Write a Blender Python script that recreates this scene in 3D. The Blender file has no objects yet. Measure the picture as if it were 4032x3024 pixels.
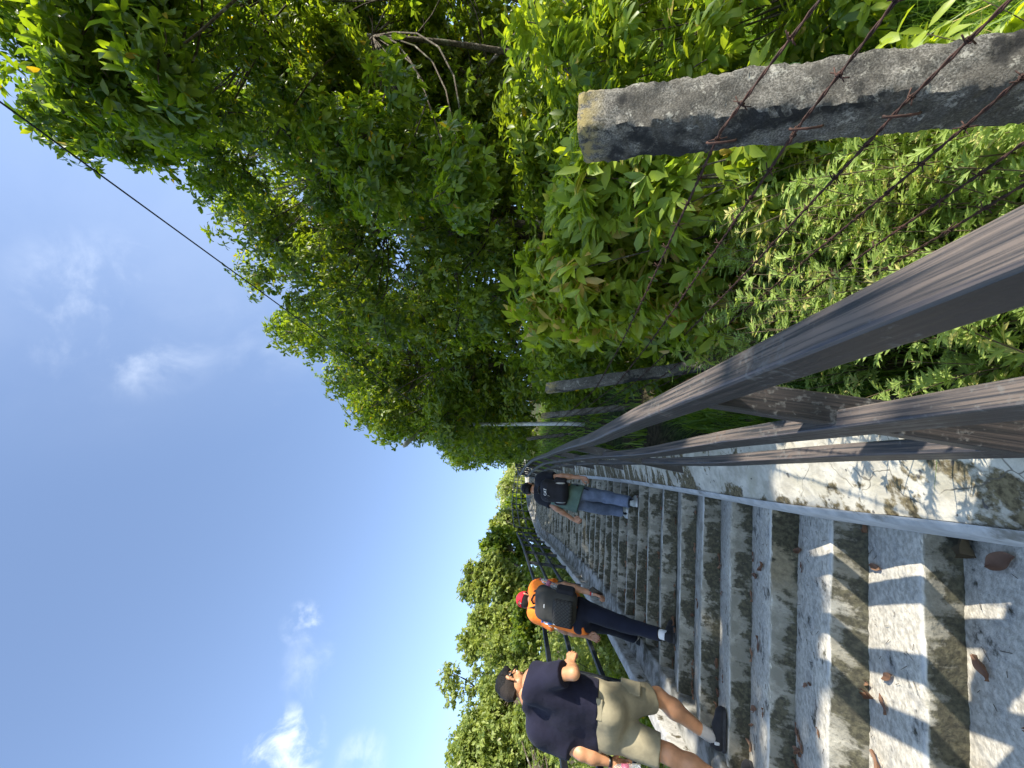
import bpy, bmesh, math, random
import numpy as np
from mathutils import Vector, Matrix

random.seed(7)
RNG = np.random.default_rng(11)
scene = bpy.context.scene
COL = scene.collection

# ------------------------------------------------------------------ camera
TH, RO, AL = 0.34175, 0.02721, 0.05309          # pitch, roll, skew of the step edges
RISE = 0.138
CAMZ = 9.3035 * RISE
D0, TREAD = 7.979 * RISE, 3.107 * RISE
F0 = 1515.0
Fw = np.array([0, math.cos(TH), math.sin(TH)])
_R = np.array([1.0, 0, 0]); _U = np.array([0, -math.sin(TH), math.cos(TH)])
Rv = _R * math.cos(RO) + _U * math.sin(RO)
Uv = _U * math.cos(RO) - _R * math.sin(RO)
CAM = np.array([0, 0, CAMZ])

cd = bpy.data.cameras.new('camera')
cam = bpy.data.objects.new('camera', cd)
COL.objects.link(cam)
cd.sensor_width = 36.0
cd.lens = 36.0 * F0 / 4032.0
cd.clip_start = 0.02
cd.clip_end = 2000
M = Matrix.Identity(4)
for r in range(3):
    M[r][0] = -Uv[r]; M[r][1] = Rv[r]; M[r][2] = -Fw[r]; M[r][3] = CAM[r]
cam.matrix_world = M
scene.camera = cam

# ------------------------------------------------------------------ light
SUN = np.array([1.0, -0.5, 0.75]); SUN /= np.linalg.norm(SUN)
SUN_EL = math.asin(SUN[2]); SUN_AZ = math.atan2(SUN[0], SUN[1])
sd = bpy.data.lights.new('sun', 'SUN')
sd.energy = 3.4; sd.angle = math.radians(0.5); sd.color = (1.0, 0.93, 0.80)
so = bpy.data.objects.new('sun', sd); COL.objects.link(so)
so.rotation_euler = Vector(SUN).to_track_quat('Z', 'Y').to_euler()
scene.view_settings.view_transform = 'Standard'
scene.view_settings.look = 'None'
scene.view_settings.gamma = 1.0
scene.view_settings.exposure = 1.55


def at(sx, sy, Y):
    """point of the place seen at photograph pixel (sx, sy), Y metres ahead"""
    d = F0 * Fw + (1512 - sy) * Rv - (sx - 2016) * Uv
    return CAM + d * (Y / d[1])


def ray(sx, sy):
    d = F0 * Fw + (1512 - sy) * Rv - (sx - 2016) * Uv
    return d / np.linalg.norm(d)


w = bpy.data.worlds.new('World'); scene.world = w; w.use_nodes = True
nt = w.node_tree; nt.nodes.clear()
N = nt.nodes.new; L = nt.links.new
out = N('ShaderNodeOutputWorld'); bg = N('ShaderNodeBackground'); bg.inputs[1].default_value = 0.13
sky = N('ShaderNodeTexSky'); sky.sky_type = 'NISHITA'; sky.sun_disc = False
sky.sun_elevation = SUN_EL; sky.sun_rotation = SUN_AZ
sky.air_density = 1.0; sky.dust_density = .35; sky.ozone_density = 3.0; sky.altitude = 300
geo = N('ShaderNodeTexCoord')
hsv = N('ShaderNodeHueSaturation'); hsv.inputs['Saturation'].default_value = .90; hsv.inputs['Value'].default_value = 1.0; L(sky.outputs[0], hsv.inputs['Color']); prev = hsv.outputs[0]
for (px, py, ang, sc, lo, hi, amt, st) in [(520, 1240, 10, 7.0, .47, .80, .42, (1, 1, 1)), (1120, 2960, 4.2, 17, .42, .70, .75, (1, 1, 1)),
                                   (1420, 3000, 3.2, 15, .42, .72, .28, (1, 1, 1)), (1190, 2450, 2.6, 18, .40, .75, .5, (1, 1, 1)),
                                   (1270, 2600, 5, 9, .5, .8, .25, (1, 1, 1)), (60, 300, 38, 1.8, .05, .9, .14, (1, 1, 1)), (900, 1480, 12, 5, .45, .9, .22, (1, 1, 1))]:
    c = ray(px, py)
    dot = N('ShaderNodeVectorMath'); dot.operation = 'DOT_PRODUCT'; L(geo.outputs['Generated'], dot.inputs[0]); dot.inputs[1].default_value = c
    mr = N('ShaderNodeMapRange'); mr.interpolation_type = 'SMOOTHSTEP'
    L(dot.outputs['Value'], mr.inputs[0]); mr.inputs[1].default_value = math.cos(math.radians(ang)); mr.inputs[2].default_value = math.cos(math.radians(ang * .25))
    no = N('ShaderNodeTexNoise'); no.inputs['Scale'].default_value = sc; no.inputs['Detail'].default_value = 7; no.inputs['Roughness'].default_value = .58; no.inputs['Distortion'].default_value = .5
    L(geo.outputs['Generated'], no.inputs['Vector'])
    m2 = N('ShaderNodeMapRange'); m2.interpolation_type = 'SMOOTHSTEP'; L(no.outputs[0], m2.inputs[0]); m2.inputs[1].default_value = lo; m2.inputs[2].default_value = hi
    mu = N('ShaderNodeMath'); mu.operation = 'MULTIPLY'; L(mr.outputs[0], mu.inputs[0]); L(m2.outputs[0], mu.inputs[1])
    mu2 = N('ShaderNodeMath'); mu2.operation = 'MULTIPLY'; L(mu.outputs[0], mu2.inputs[0]); mu2.inputs[1].default_value = amt
    mx = N('ShaderNodeMix'); mx.data_type = 'RGBA'; L(mu2.outputs[0], mx.inputs[0]); L(prev, mx.inputs[6]); mx.inputs[7].default_value = (3.7, 4.0, 4.4, 1)
    prev = mx.outputs[2]
L(prev, bg.inputs[0]); L(bg.outputs[0], out.inputs[0])

# ------------------------------------------------------------------ tagging
def tag(o, label=None, cat=None, group=None, kind=None):
    if label: o['label'] = label
    if cat: o['category'] = cat
    if group: o['group'] = group
    if kind: o['kind'] = kind
    return o

def empty(name, loc, label=None, cat=None, group=None):
    o = bpy.data.objects.new(name, None); COL.objects.link(o)
    o.location = Vector(loc); o.empty_display_size = .1
    return tag(o, label, cat, group)

def np_mesh(name, V, polys, mat=None, parent=None, smooth=True, attrs=None, uv=None):
    """polys: list of (n,k) index arrays. world coordinates; parented objects are stored relative to the parent"""
    V = np.asarray(V, dtype=np.float64)
    off = np.array(origin_of(parent)) if parent is not None else np.zeros(3)
    me = bpy.data.meshes.new(name)
    V2 = (V - off).astype(np.float32)
    me.vertices.add(len(V2)); me.vertices.foreach_set('co', V2.ravel())
    polys = [np.asarray(p, dtype=np.int32) for p in polys if len(p)]
    tot = np.concatenate([np.full(len(p), p.shape[1], dtype=np.int32) for p in polys])
    idx = np.concatenate([p.ravel() for p in polys])
    start = np.concatenate([[0], np.cumsum(tot)[:-1]]).astype(np.int32)
    me.loops.add(len(idx)); me.loops.foreach_set('vertex_index', idx)
    me.polygons.add(len(tot)); me.polygons.foreach_set('loop_start', start)
    try: me.polygons.foreach_set('loop_total', tot)
    except Exception: pass
    me.polygons.foreach_set('use_smooth', np.full(len(tot), bool(smooth)))
    if attrs:
        for k, a in attrs.items():
            at_ = me.attributes.new(k, 'FLOAT', 'POINT'); at_.data.foreach_set('value', np.asarray(a, dtype=np.float32))
    if uv is not None:
        u = me.uv_layers.new(name='UVMap'); u.data.foreach_set('uv', np.asarray(uv, dtype=np.float32)[idx].ravel())
    me.update(calc_edges=True)
    me.validate(clean_customdata=False)
    o = bpy.data.objects.new(name, me); COL.objects.link(o)
    if mat: me.materials.append(mat)
    if parent is not None: o.parent = parent
    return o

def origin_of(o):
    p = np.zeros(3)
    while o is not None:
        p = p + np.array(o.location); o = o.parent
    return p

class Acc:
    """collects shapes for ONE mesh"""
    def __init__(s): s.V = []; s.P = {}; s.n = 0; s.UV = []; s.T = []
    def add(s, V, polys, uv=None, tint=0.0):
        V = np.asarray(V, dtype=np.float64)
        for p in polys:
            p = np.asarray(p)
            if len(p): s.P.setdefault(p.shape[1], []).append(p + s.n)
        s.V.append(V); s.n += len(V)
        s.UV.append(np.zeros((len(V), 2)) if uv is None else np.asarray(uv))
        s.T.append(np.full(len(V), tint) if np.isscalar(tint) else tint)
    def build(s, name, mat=None, parent=None, smooth=True):
        return np_mesh(name, np.concatenate(s.V), [np.concatenate(p) for p in s.P.values()], mat, parent, smooth,
                       {'tint': np.concatenate(s.T)}, np.concatenate(s.UV))

def nrm(v):
    v = np.asarray(v, dtype=float); return v / (np.linalg.norm(v) + 1e-12)

def sweep(acc, pts, prof, up=(0, 0, 1), caps=True, scale=None, tint=0.0):
    """sweep a closed 2-D profile [(side, up)] along a polyline"""
    pts = np.asarray(pts, float); n = len(pts); prof = np.asarray(prof, float); m = len(prof)
    V = []; UV = []; s = 0
    per = np.concatenate([[0], np.cumsum(np.linalg.norm(np.diff(np.vstack([prof, prof[:1]]), axis=0), axis=1))])
    for i in range(n):
        t = nrm(pts[min(i + 1, n - 1)] - pts[max(i - 1, 0)])
        u = np.asarray(up, float)
        side = np.cross(t, u)
        if np.linalg.norm(side) < 1e-3: side = np.cross(t, [1, 0, 0.3])
        side = nrm(side); uu = np.cross(side, t)
        if i: s += np.linalg.norm(pts[i] - pts[i - 1])
        k = 1 if scale is None else scale[i]
        for q in range(m):
            V.append(pts[i] + (side * prof[q][0] + uu * prof[q][1]) * k); UV.append((s, per[q]))
    Q = []
    for i in range(n - 1):
        for q in range(m):
            a = i * m + q; b = i * m + (q + 1) % m
            Q.append((a, b, b + m, a + m))
    polys = [np.array(Q)]
    if caps:
        polys.append(np.array([list(range(m))[::-1]])); polys.append(np.array([[(n - 1) * m + q for q in range(m)]]))
    acc.add(V, polys, UV, tint)

def rrect(w_, h_, r=.006):
    o = []
    for cx, cy, a0 in ((w_/2-r, h_/2-r, 0), (-w_/2+r, h_/2-r, 90), (-w_/2+r, -h_/2+r, 180), (w_/2-r, -h_/2+r, 270)):
        for a in (0, 45, 90):
            o.append((cx + r*math.cos(math.radians(a0+a)), cy + r*math.sin(math.radians(a0+a))))
    return o

def circ(r, n=8):
    return [(r*math.cos(2*math.pi*i/n), r*math.sin(2*math.pi*i/n)) for i in range(n)]

# ------------------------------------------------------------------ materials
class NT:
    def __init__(s, name):
        s.m = bpy.data.materials.new(name); s.m.use_nodes = True
        s.t = s.m.node_tree; s.t.nodes.clear()
        s.out = s.n('ShaderNodeOutputMaterial')
    def n(s, t): return s.t.nodes.new(t)
    def l(s, a, b): s.t.links.new(a, b)
    def val(s, inp, v):
        if hasattr(v, 'is_linked'): s.l(v, inp)
        elif isinstance(v, tuple): inp.default_value = v if len(v) == 4 or inp.type == 'VECTOR' else v + (1,)
        else: inp.default_value = v
    def coord(s, kind='Object', scale=(1, 1, 1), rot=(0, 0, 0)):
        c = s.n('ShaderNodeTexCoord'); m = s.n('ShaderNodeMapping'); s.l(c.outputs[kind], m.inputs[0])
        m.inputs['Scale'].default_value = scale; m.inputs['Rotation'].default_value = rot
        return m.outputs[0]
    def noise(s, scale, detail=4, rough=.55, vec=None, dist=0.0):
        o = s.n('ShaderNodeTexNoise'); o.inputs['Scale'].default_value = scale; o.inputs['Detail'].default_value = detail
        o.inputs['Roughness'].default_value = rough; o.inputs['Distortion'].default_value = dist
        s.l(vec if vec is not None else s.coord(), o.inputs['Vector']); return o.outputs[0]
    def vor(s, scale, vec=None, feature='F1', out='Distance'):
        o = s.n('ShaderNodeTexVoronoi'); o.feature = feature; o.inputs['Scale'].default_value = scale
        s.l(vec if vec is not None else s.coord(), o.inputs['Vector']); return o.outputs[out]
    def rng(s, v, a, b, c=0.0, d=1.0, smooth=True):
        o = s.n('ShaderNodeMapRange'); s.l(v, o.inputs[0])
        if smooth: o.interpolation_type = 'SMOOTHSTEP'
        for i, x in enumerate((a, b, c, d)): o.inputs[1+i].default_value = x
        return o.outputs[0]
    def math(s, op, a, b=None):
        o = s.n('ShaderNodeMath'); o.operation = op; s.val(o.inputs[0], a)
        if b is not None: s.val(o.inputs[1], b)
        return o.outputs[0]
    def mix(s, f, a, b, mode='MIX'):
        o = s.n('ShaderNodeMix'); o.data_type = 'RGBA'; o.blend_type = mode
        s.val(o.inputs[0], f); s.val(o.inputs[6], a); s.val(o.inputs[7], b); return o.outputs[2]
    def attr(s, name, out='Fac'):
        o = s.n('ShaderNodeAttribute'); o.attribute_name = name; return o.outputs[out]
    def geom(s, out): return s.n('ShaderNodeNewGeometry').outputs[out]
    def sep(s, v, i):
        o = s.n('ShaderNodeSeparateXYZ'); s.l(v, o.inputs[0]); return o.outputs[i]
    def bump(s, h, strength=.5, dist=.01):
        o = s.n('ShaderNodeBump'); o.inputs['Strength'].default_value = strength; o.inputs['Distance'].default_value = dist
        s.l(h, o.inputs['Height']); return o.outputs[0]
    def bsdf(s, col, rough=.8, metal=0.0, nor=None, spec=.4, trans=0.0, sheen=0.0):
        b = s.n('ShaderNodeBsdfPrincipled'); s.val(b.inputs['Base Color'], col); s.val(b.inputs['Roughness'], rough)
        s.val(b.inputs['Metallic'], metal); s.val(b.inputs['Specular IOR Level'], spec)
        if trans: b.inputs['Transmission Weight'].default_value = trans
        if sheen: b.inputs['Sheen Weight'].default_value = sheen
        if nor is not None: s.l(nor, b.inputs['Normal'])
        return b.outputs[0]
    def done(s, sh): s.l(sh, s.out.inputs[0]); return s.m

def m_plain(name, col, rough=.7, var=.25, scale=20, metal=0.0, bump=.15, spec=.4, bd=.004):
    t = NT(name); nz = t.noise(scale, 5)
    c = t.mix(t.rng(nz, .3, .7), tuple(x*(1-var) for x in col), tuple(min(1, x*(1+var)) for x in col))
    return t.done(t.bsdf(c, rough, metal, t.bump(t.noise(scale*3, 4), bump, bd), spec))

def m_leaf(name, dark, light, yellow, trans=.35, rough=.42):
    t = NT(name); a = t.attr('tint')
    c = t.mix(t.rng(a, 0, .75, smooth=False), dark, light); c = t.mix(t.rng(a, .93, 1.0), c, yellow)
    c = t.mix(t.rng(t.noise(9, 2), .35, .7, 0, .35), c, dark)
    p = t.bsdf(c, rough, 0, None, .45)
    tr = t.n('ShaderNodeBsdfTranslucent')
    hs = t.n('ShaderNodeHueSaturation'); hs.inputs['Value'].default_value = 2.0; hs.inputs['Saturation'].default_value = 1.12; hs.inputs['Hue'].default_value = .487
    t.l(c, hs.inputs['Color']); t.l(hs.outputs[0], tr.inputs[0])
    mx = t.n('ShaderNodeMixShader'); mx.inputs[0].default_value = trans; t.l(p, mx.inputs[1]); t.l(tr.outputs[0], mx.inputs[2])
    return t.done(mx.outputs[0])

MAT = {}
# steps: pale worn treads, mossy risers
t = NT('step_concrete'); P = t.geom('Position'); nz = t.sep(t.geom('True Normal'), 2)
tread = t.rng(nz, .55, .8)
n1 = t.noise(2.1, 6, .62, P); n2 = t.noise(7.5, 7, .66, P); n3 = t.noise(42, 5, .6, P); n4 = t.noise(1.0, 3, .5, P)
ht = t.attr('tint')                                   # 0 at the foot of a riser, 1 at its nosing
moss = t.mix(t.rng(n3, .35, .7), (.028, .026, .016), (.088, .081, .048))
grey = t.mix(t.rng(n2, .38, .66), (.20, .188, .150), (.41, .385, .32))
ochre = t.mix(t.rng(n3, .3, .7), (.13, .10, .055), (.26, .21, .12))
ris = t.mix(t.rng(n4, .60, .72, 0, .7), grey, ochre)
wet = t.math('ADD', t.math('MULTIPLY', n2, .55), t.math('MULTIPLY', n1, .45))
sv = t.n('ShaderNodeVectorMath'); sv.operation = 'MULTIPLY'; t.l(P, sv.inputs[0]); sv.inputs[1].default_value = (9, 2, 1.1)
wet = t.math('ADD', t.math('MULTIPLY', wet, .8), t.math('MULTIPLY', t.noise(1.6, 5, .65, sv.outputs[0]), .2)); wet = t.math('SUBTRACT', wet, t.math('MULTIPLY', ht, .085))
ris = t.mix(t.rng(wet, .418, .476, 0, .93), ris, moss)
white = t.mix(t.rng(n3, .3, .72), (.33, .305, .25), (.60, .56, .47))
white = t.mix(t.rng(n2, .50, .70, 0, .75), white, (.24, .24, .23))
trd = t.mix(t.rng(t.math('ADD', n2, t.math('MULTIPLY', t.noise(3.1, 5, .6, P), .5)), .84, .95), white, moss)
# treads carry whitewash on the lower flight, bare grey concrete further up
up_ = t.rng(t.sep(P, 1), 2.4, 4.6)
trd = t.mix(t.math('MULTIPLY', up_, .92), trd, t.mix(t.rng(t.math('ADD', t.math('MULTIPLY', n2, .5), t.math('MULTIPLY', n1, .5)), .40, .58), (.06, .056, .038), (.33, .315, .27)))
col = t.mix(tread, ris, trd)
col = t.mix(t.math('MULTIPLY', t.rng(ht, .94, 1.0), t.rng(n1, .42, .62)), col, (.50, .49, .45))
col = t.mix(t.rng(t.noise(150, 2, .5, P), .70, .76, 0, .7), col, (.04, .036, .03))
h = t.math('ADD', t.math('MULTIPLY', n2, .6), t.math('MULTIPLY', n3, .35))
MAT['step'] = t.done(t.bsdf(col, .9, 0, t.bump(h, .8, .022), .25))

# plastered parapet: whitewash, moss, drips and cracks
t = NT('old_plaster'); P = t.geom('Position')
n1 = t.noise(2.6, 6, .6, P); n2 = t.noise(11, 6, .62, P); n3 = t.noise(60, 4, .6, P)
wcol = t.mix(t.rng(n2, .3, .7), (.38, .352, .285), (.61, .575, .48))
wcol = t.mix(t.rng(t.noise(5, 4, .5, P), .5, .68, 0, .6), wcol, (.36, .33, .24))
mo = t.mix(t.rng(n3, .3, .7), (.06, .048, .026), (.19, .155, .085))
edge = t.attr('tint')                                 # 1 along the foot of the slope and the outer edge
k = t.math('ADD', t.math('ADD', t.math('MULTIPLY', n1, .62), t.math('MULTIPLY', n2, .38)), t.math('MULTIPLY', edge, .10))
dv = t.n('ShaderNodeVectorMath'); dv.operation = 'MULTIPLY'; t.l(P, dv.inputs[0]); dv.inputs[1].default_value = (1.2, 12, 4.2)
drip = t.noise(1.3, 5, .6, dv.outputs[0])
far = t.rng(t.sep(P, 1), 2.6, 5.0)
k2 = t.math('ADD', k, t.math('MULTIPLY', far, t.math('MULTIPLY', t.math('SUBTRACT', drip, .40), .8)))
c = t.mix(t.rng(k2, .568, .615), wcol, mo)
c = t.mix(t.rng(t.noise(26, 2, .4, P), .70, .74, 0, .8), c, (.05, .05, .055))
wv = t.n('ShaderNodeVectorMath'); wv.operation = 'ADD'; t.l(P, wv.inputs[0])
nv = t.n('ShaderNodeTexNoise'); nv.inputs['Scale'].default_value = 3; nv.inputs['Detail'].default_value = 4; t.l(P, nv.inputs['Vector']); sc_ = t.n('ShaderNodeVectorMath'); sc_.operation = 'SCALE'; sc_.inputs['Scale'].default_value = .35; t.l(nv.outputs['Color'], sc_.inputs[0]); t.l(sc_.outputs[0], wv.inputs[1])
cr = t.vor(3.6, wv.outputs[0], 'DISTANCE_TO_EDGE')
crack = t.rng(cr, .004, .014, 1, 0)
c = t.mix(t.math('MULTIPLY', crack, t.rng(n1, .42, .55, 0, .8)), c, (.10, .09, .07))
MAT['plaster'] = t.done(t.bsdf(c, .88, 0, t.bump(t.math('ADD', t.math('MULTIPLY', n2, .7), t.math('MULTIPLY', n3, .25)), .6, .015), .25))

MAT['plaster_drip'] = MAT['plaster']
t = NT('grey_render'); P = t.geom('Position')
n2 = t.noise(9, 6, .6, P); n3 = t.noise(60, 4, .6, P)
c = t.mix(t.rng(n2, .3, .7), (.30, .31, .31), (.46, .47, .47)); c = t.mix(t.rng(t.noise(4, 6, .65, P), .55, .68, 0, .8), c, (.10, .095, .07))
MAT['strip'] = t.done(t.bsdf(c, .85, 0, t.bump(n3, .4, .006), .3))

t = NT('curb_plaster'); P = t.geom('Position'); n1 = t.noise(3, 6, .62, P); n2 = t.noise(16, 6, .6, P)
c = t.mix(t.rng(n2, .3, .7), (.26, .255, .24), (.46, .455, .43)); c = t.mix(t.rng(t.math('ADD', t.math('MULTIPLY', n1, .6), t.math('ADD', t.math('MULTIPLY', n2, .4), t.math('MULTIPLY', t.attr('tint'), .10))), .55, .63), c, (.075, .065, .045))
MAT['curb'] = t.done(t.bsdf(c, .9, 0, t.bump(n2, .5, .012), .2))
t = NT('gutter_concrete'); P = t.geom('Position'); n2 = t.noise(6, 6, .62, P); n3 = t.noise(55, 4, .6, P)
c = t.mix(t.rng(n2, .35, .62), (.12, .115, .095), (.34, .335, .31)); c = t.mix(t.rng(t.noise(2.6, 6, .65, P), .53, .62, 0, .85), c, (.055, .05, .034))
MAT['gutter'] = t.done(t.bsdf(c, .9, 0, t.bump(t.math('ADD', n2, n3), .5, .012), .2))
# weathered painted steel: UV.x runs along the tube
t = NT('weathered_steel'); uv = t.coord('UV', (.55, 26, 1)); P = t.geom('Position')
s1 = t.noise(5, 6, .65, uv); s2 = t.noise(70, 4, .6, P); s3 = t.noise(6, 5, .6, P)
dust_shade = t.rng(t.sep(t.geom('True Normal'), 2), .15, .8)  # face tilt: dust on top, shade painted onto the upright faces
bare = t.mix(t.rng(s1, .40, .62), (.011, .011, .013), (.033, .026, .024)); dusty_lit = t.mix(t.rng(s1, .38, .60), (.034, .036, .042), (.140, .112, .095))
c = t.mix(dust_shade, bare, dusty_lit)
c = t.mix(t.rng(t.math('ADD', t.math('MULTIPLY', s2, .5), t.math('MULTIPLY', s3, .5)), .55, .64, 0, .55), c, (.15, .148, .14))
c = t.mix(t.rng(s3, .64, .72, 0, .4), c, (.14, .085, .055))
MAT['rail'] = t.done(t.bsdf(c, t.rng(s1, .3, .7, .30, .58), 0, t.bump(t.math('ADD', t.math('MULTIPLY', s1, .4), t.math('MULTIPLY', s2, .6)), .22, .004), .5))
MAT['rail_black'] = m_plain('black_painted_steel', (.010, .012, .015), .5, .4, 30, 0, .12, .35)

t = NT('weathered_concrete'); P = t.geom('Position')
n1 = t.noise(5, 6, .65, P); n2 = t.noise(30, 7, .7, P); n3 = t.noise(240, 4, .65, P)
c = t.mix(t.rng(n3, .35, .68), (.075, .07, .06), (.25, .235, .205))
c = t.mix(t.rng(t.noise(11, 6, .7, P), .44, .60, 0, .65), c, (.055, .050, .042))
c = t.mix(t.rng(n2, .56, .66, 0, .6), c, (.45, .43, .37))
left = t.rng(t.sep(t.geom('True Normal'), 0), -.75, -.35, 1, 0)  # left-facing side coloured darker, standing in for its shade
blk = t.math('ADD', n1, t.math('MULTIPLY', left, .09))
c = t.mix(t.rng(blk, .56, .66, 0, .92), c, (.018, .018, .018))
c = t.mix(t.math('MULTIPLY', t.rng(t.attr('tint'), .55, 1.0), t.rng(n2, .42, .55)), c, (.30, .24, .10))
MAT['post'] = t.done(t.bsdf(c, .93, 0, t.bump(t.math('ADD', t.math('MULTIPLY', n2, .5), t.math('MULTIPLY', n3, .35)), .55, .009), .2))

MAT['rust'] = m_plain('rusty_wire', (.055, .026, .018), .85, .5, 60, .1, .4)
MAT['pole'] = m_plain('grey_galvanised_pole', (.50, .51, .50), .6, .2, 14, .1)
MAT['lamp'] = m_plain('lamp_housing', (.45, .46, .46), .5, .1, 20)
MAT['cable'] = m_plain('black_cable', (.012, .014, .020), .6, .2, 40)
t = NT('soil'); P = t.geom('Position'); n1 = t.noise(.9, 6, .6, P); n2 = t.noise(14, 6, .65, P)
c = t.mix(t.rng(n2, .3, .7), (.030, .024, .014), (.10, .080, .048)); c = t.mix(t.rng(n1, .42, .60), c, t.mix(t.rng(n2, .35, .65), (.022, .034, .010), (.07, .10, .028)))
MAT['soil'] = t.done(t.bsdf(c, .95, 0, t.bump(n2, .9, .05), .15))
t = NT('bark'); P = t.geom('Position'); n1 = t.noise(6, 5, .6, P); n2 = t.noise(40, 5, .6, P)
c = t.mix(t.rng(n2, .3, .7), (.045, .036, .026), (.15, .125, .095)); c = t.mix(t.rng(n1, .58, .66, 0, .8), c, (.34, .33, .29)); c = t.mix(t.rng(t.noise(3, 3, .5, P), .56, .68, 0, .7), c, (.06, .07, .025))
MAT['bark'] = t.done(t.bsdf(c, .9, 0, t.bump(n2, .8, .02), .2))
MAT['rock'] = m_plain('mossy_rock', (.10, .095, .075), .92, .6, 9, 0, .8, .2, .03)
MAT['leaf_near'] = m_leaf('leaf_glossy', (.050, .105, .018), (.215, .292, .036), (.46, .33, .04), .50, .36)
MAT['leaf_mid'] = m_leaf('leaf_mid', (.055, .105, .018), (.225, .290, .038), (.40, .30, .04), .50, .42)
MAT['leaf_far'] = m_leaf('leaf_sunny', (.095, .145, .032), (.33, .38, .10), (.46, .44, .25), .42, .5)
MAT['leaf_bush'] = m_leaf('leaf_shrub', (.075, .150, .028), (.32, .39, .05), (.52, .38, .12), .45, .4)
MAT['leaf_herb'] = m_leaf('leaf_herb', (.13, .21, .05), (.34, .43, .11), (.55, .50, .18), .38, .6)
MAT['grass'] = m_leaf('grass_blade', (.065, .135, .020), (.25, .37, .055), (.50, .42, .20), .38, .5)
MAT['dry'] = m_leaf('dry_leaf', (.11, .055, .030), (.26, .150, .090), (.36, .30, .22), .15, .7)
MAT['litter'] = m_leaf('leaf_litter', (.10, .075, .04), (.34, .27, .17), (.55, .50, .40), .12, .8)

# ------------------------------------------------------------------ the stair: plan and profile
nS = np.array([-math.sin(AL), math.cos(AL)]); eS = np.array([math.cos(AL), math.sin(AL)])
_yR = np.array([-6, 0, 1.67, 2.35, 2.82, 3.26, 4.09, 5.27, 7.03, 9.7, 12.1, 13.8, 16.8, 25, 36, 52, 70])
_xR = np.array([1.29, -.071, -.452, -.621, -.725, -.815, -.995, -1.254, -1.655, -2.29, -2.97, -3.50, -4.5, -5.75, -7.0, -7.6, -8.0])
_yL = np.array([-6, 0, 4.45, 7.8, 9.5, 12.1, 13.8, 16.8, 25, 36, 52, 70])
_xL = np.array([-1.0, -2.33, -3.22, -3.97, -4.46, -5.20, -5.75, -6.75, -8.05, -9.3, -9.9, -10.3])
def xR(y): return np.interp(y, _yR, _xR)
def xL(y): return np.interp(y, _yL, _xL)                 # inner top edge of the left curb
def xS(y): return xL(y) + np.interp(y, [0, 4, 7, 12, 60], [.27, .27, .33, .29, .28])   # left end of the steps
_zy = np.array([-8, D0, 6.5, 25, 80]); _zz = [(-8 - D0) * RISE / TREAD, 0]
_zz += [_zz[1] + (6.5 - D0) * RISE / TREAD]; _zz += [_zz[2] + 18.5 * .368]; _zz += [_zz[3] + 55 * .325]
_zz = np.array(_zz)
def zN(x, y):                                            # nosing plane height above (x, y)
    return np.interp(np.asarray(x) * nS[0] + np.asarray(y) * nS[1], _zy, _zz)
def zNc(y): return zN(xR(y) - 1.0, y)

def step_x(yy, fx):
    y = yy
    for _ in range(6):
        x = fx(y); y = (yy - x * nS[0]) / nS[1]
    return x, y

A = Acc(); rs = np.random.default_rng(3)
K0, K1 = -9, 150
def yyk(k): return float(np.interp(k * RISE, _zz, _zy))
off = {1: .00, 2: -.005, 3: -.01, 4: .01, 5: .01}
for k in range(K0, K1):
    yf = yyk(k) + off.get(k, rs.uniform(-.012, .012)); yb = yyk(k + 1) + off.get(k + 1, 0)
    lean = {2: .035, 3: -.03}.get(k, rs.uniform(-.012, .012))
    z = k * RISE + (rs.uniform(-.007, .007) if k > 3 else 0)
    nx = 90 if k < 14 else (40 if k < 40 else 14)
    rows = [(yf + lean, z - RISE - .012, 0.0), (yf + lean * .66, z - RISE * .66, .33), (yf + lean * .33, z - RISE * .33, .66), (yf + .0, z - .012, .93), (yf + .003, z - .004, 1.0), (yf + .010, z, 1.0),
            (yf + (yb - yf) * .4, z + .002, .55), (yf + (yb - yf) * .75, z + .001, .3), (yb + .05, z - .004, 0.0)]
    V = []; T = []
    ph = rs.uniform(0, 6.28, 6)
    for ri, (yy, zz, tt) in enumerate(rows):
        xr, yr_ = step_x(yy, lambda q: xR(q) + .03); xl, yl_ = step_x(yy, lambda q: xS(q) - .05)
        s = np.linspace(0, 1, nx + 1)
        x = xl + (xr - xl) * s; y = yl_ + (yr_ - yl_) * s
        wob = .006 * np.sin(x * 3.1 + ph[0]) + .004 * np.sin(x * 9 + ph[1]) + .003 * np.sin(x * 27 + ph[2]) + rs.normal(0, .0022, nx + 1)
        chip = -.012 * np.clip(np.sin(x * 6.3 + ph[3]) * np.sin(x * 17 + ph[4]) - .45, 0, 1) if ri in (3, 4, 5) else 0
        y = y + wob * (1 if ri < 6 else .4) - (chip if ri in (3, 4) else 0)
        z_ = zz + .004 * np.sin(x * 2.3 + ph[5]) + rs.normal(0, .0012, nx + 1) + (chip * .6 if ri in (4, 5) else 0)
        V.append(np.stack([x, y, z_], 1)); T.append(np.full(nx + 1, tt))
    V = np.concatenate(V); T = np.concatenate(T); m = nx + 1
    q = np.array([(a * m + b, a * m + b + 1, (a + 1) * m + b + 1, (a + 1) * m + b) for a in range(len(rows) - 1) for b in range(nx)])
    A.add(V, [q], None, T)
o = A.build('stairs', MAT['step']); tag(o, 'weathered concrete steps climbing away between two low walls', kind='structure')

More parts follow.
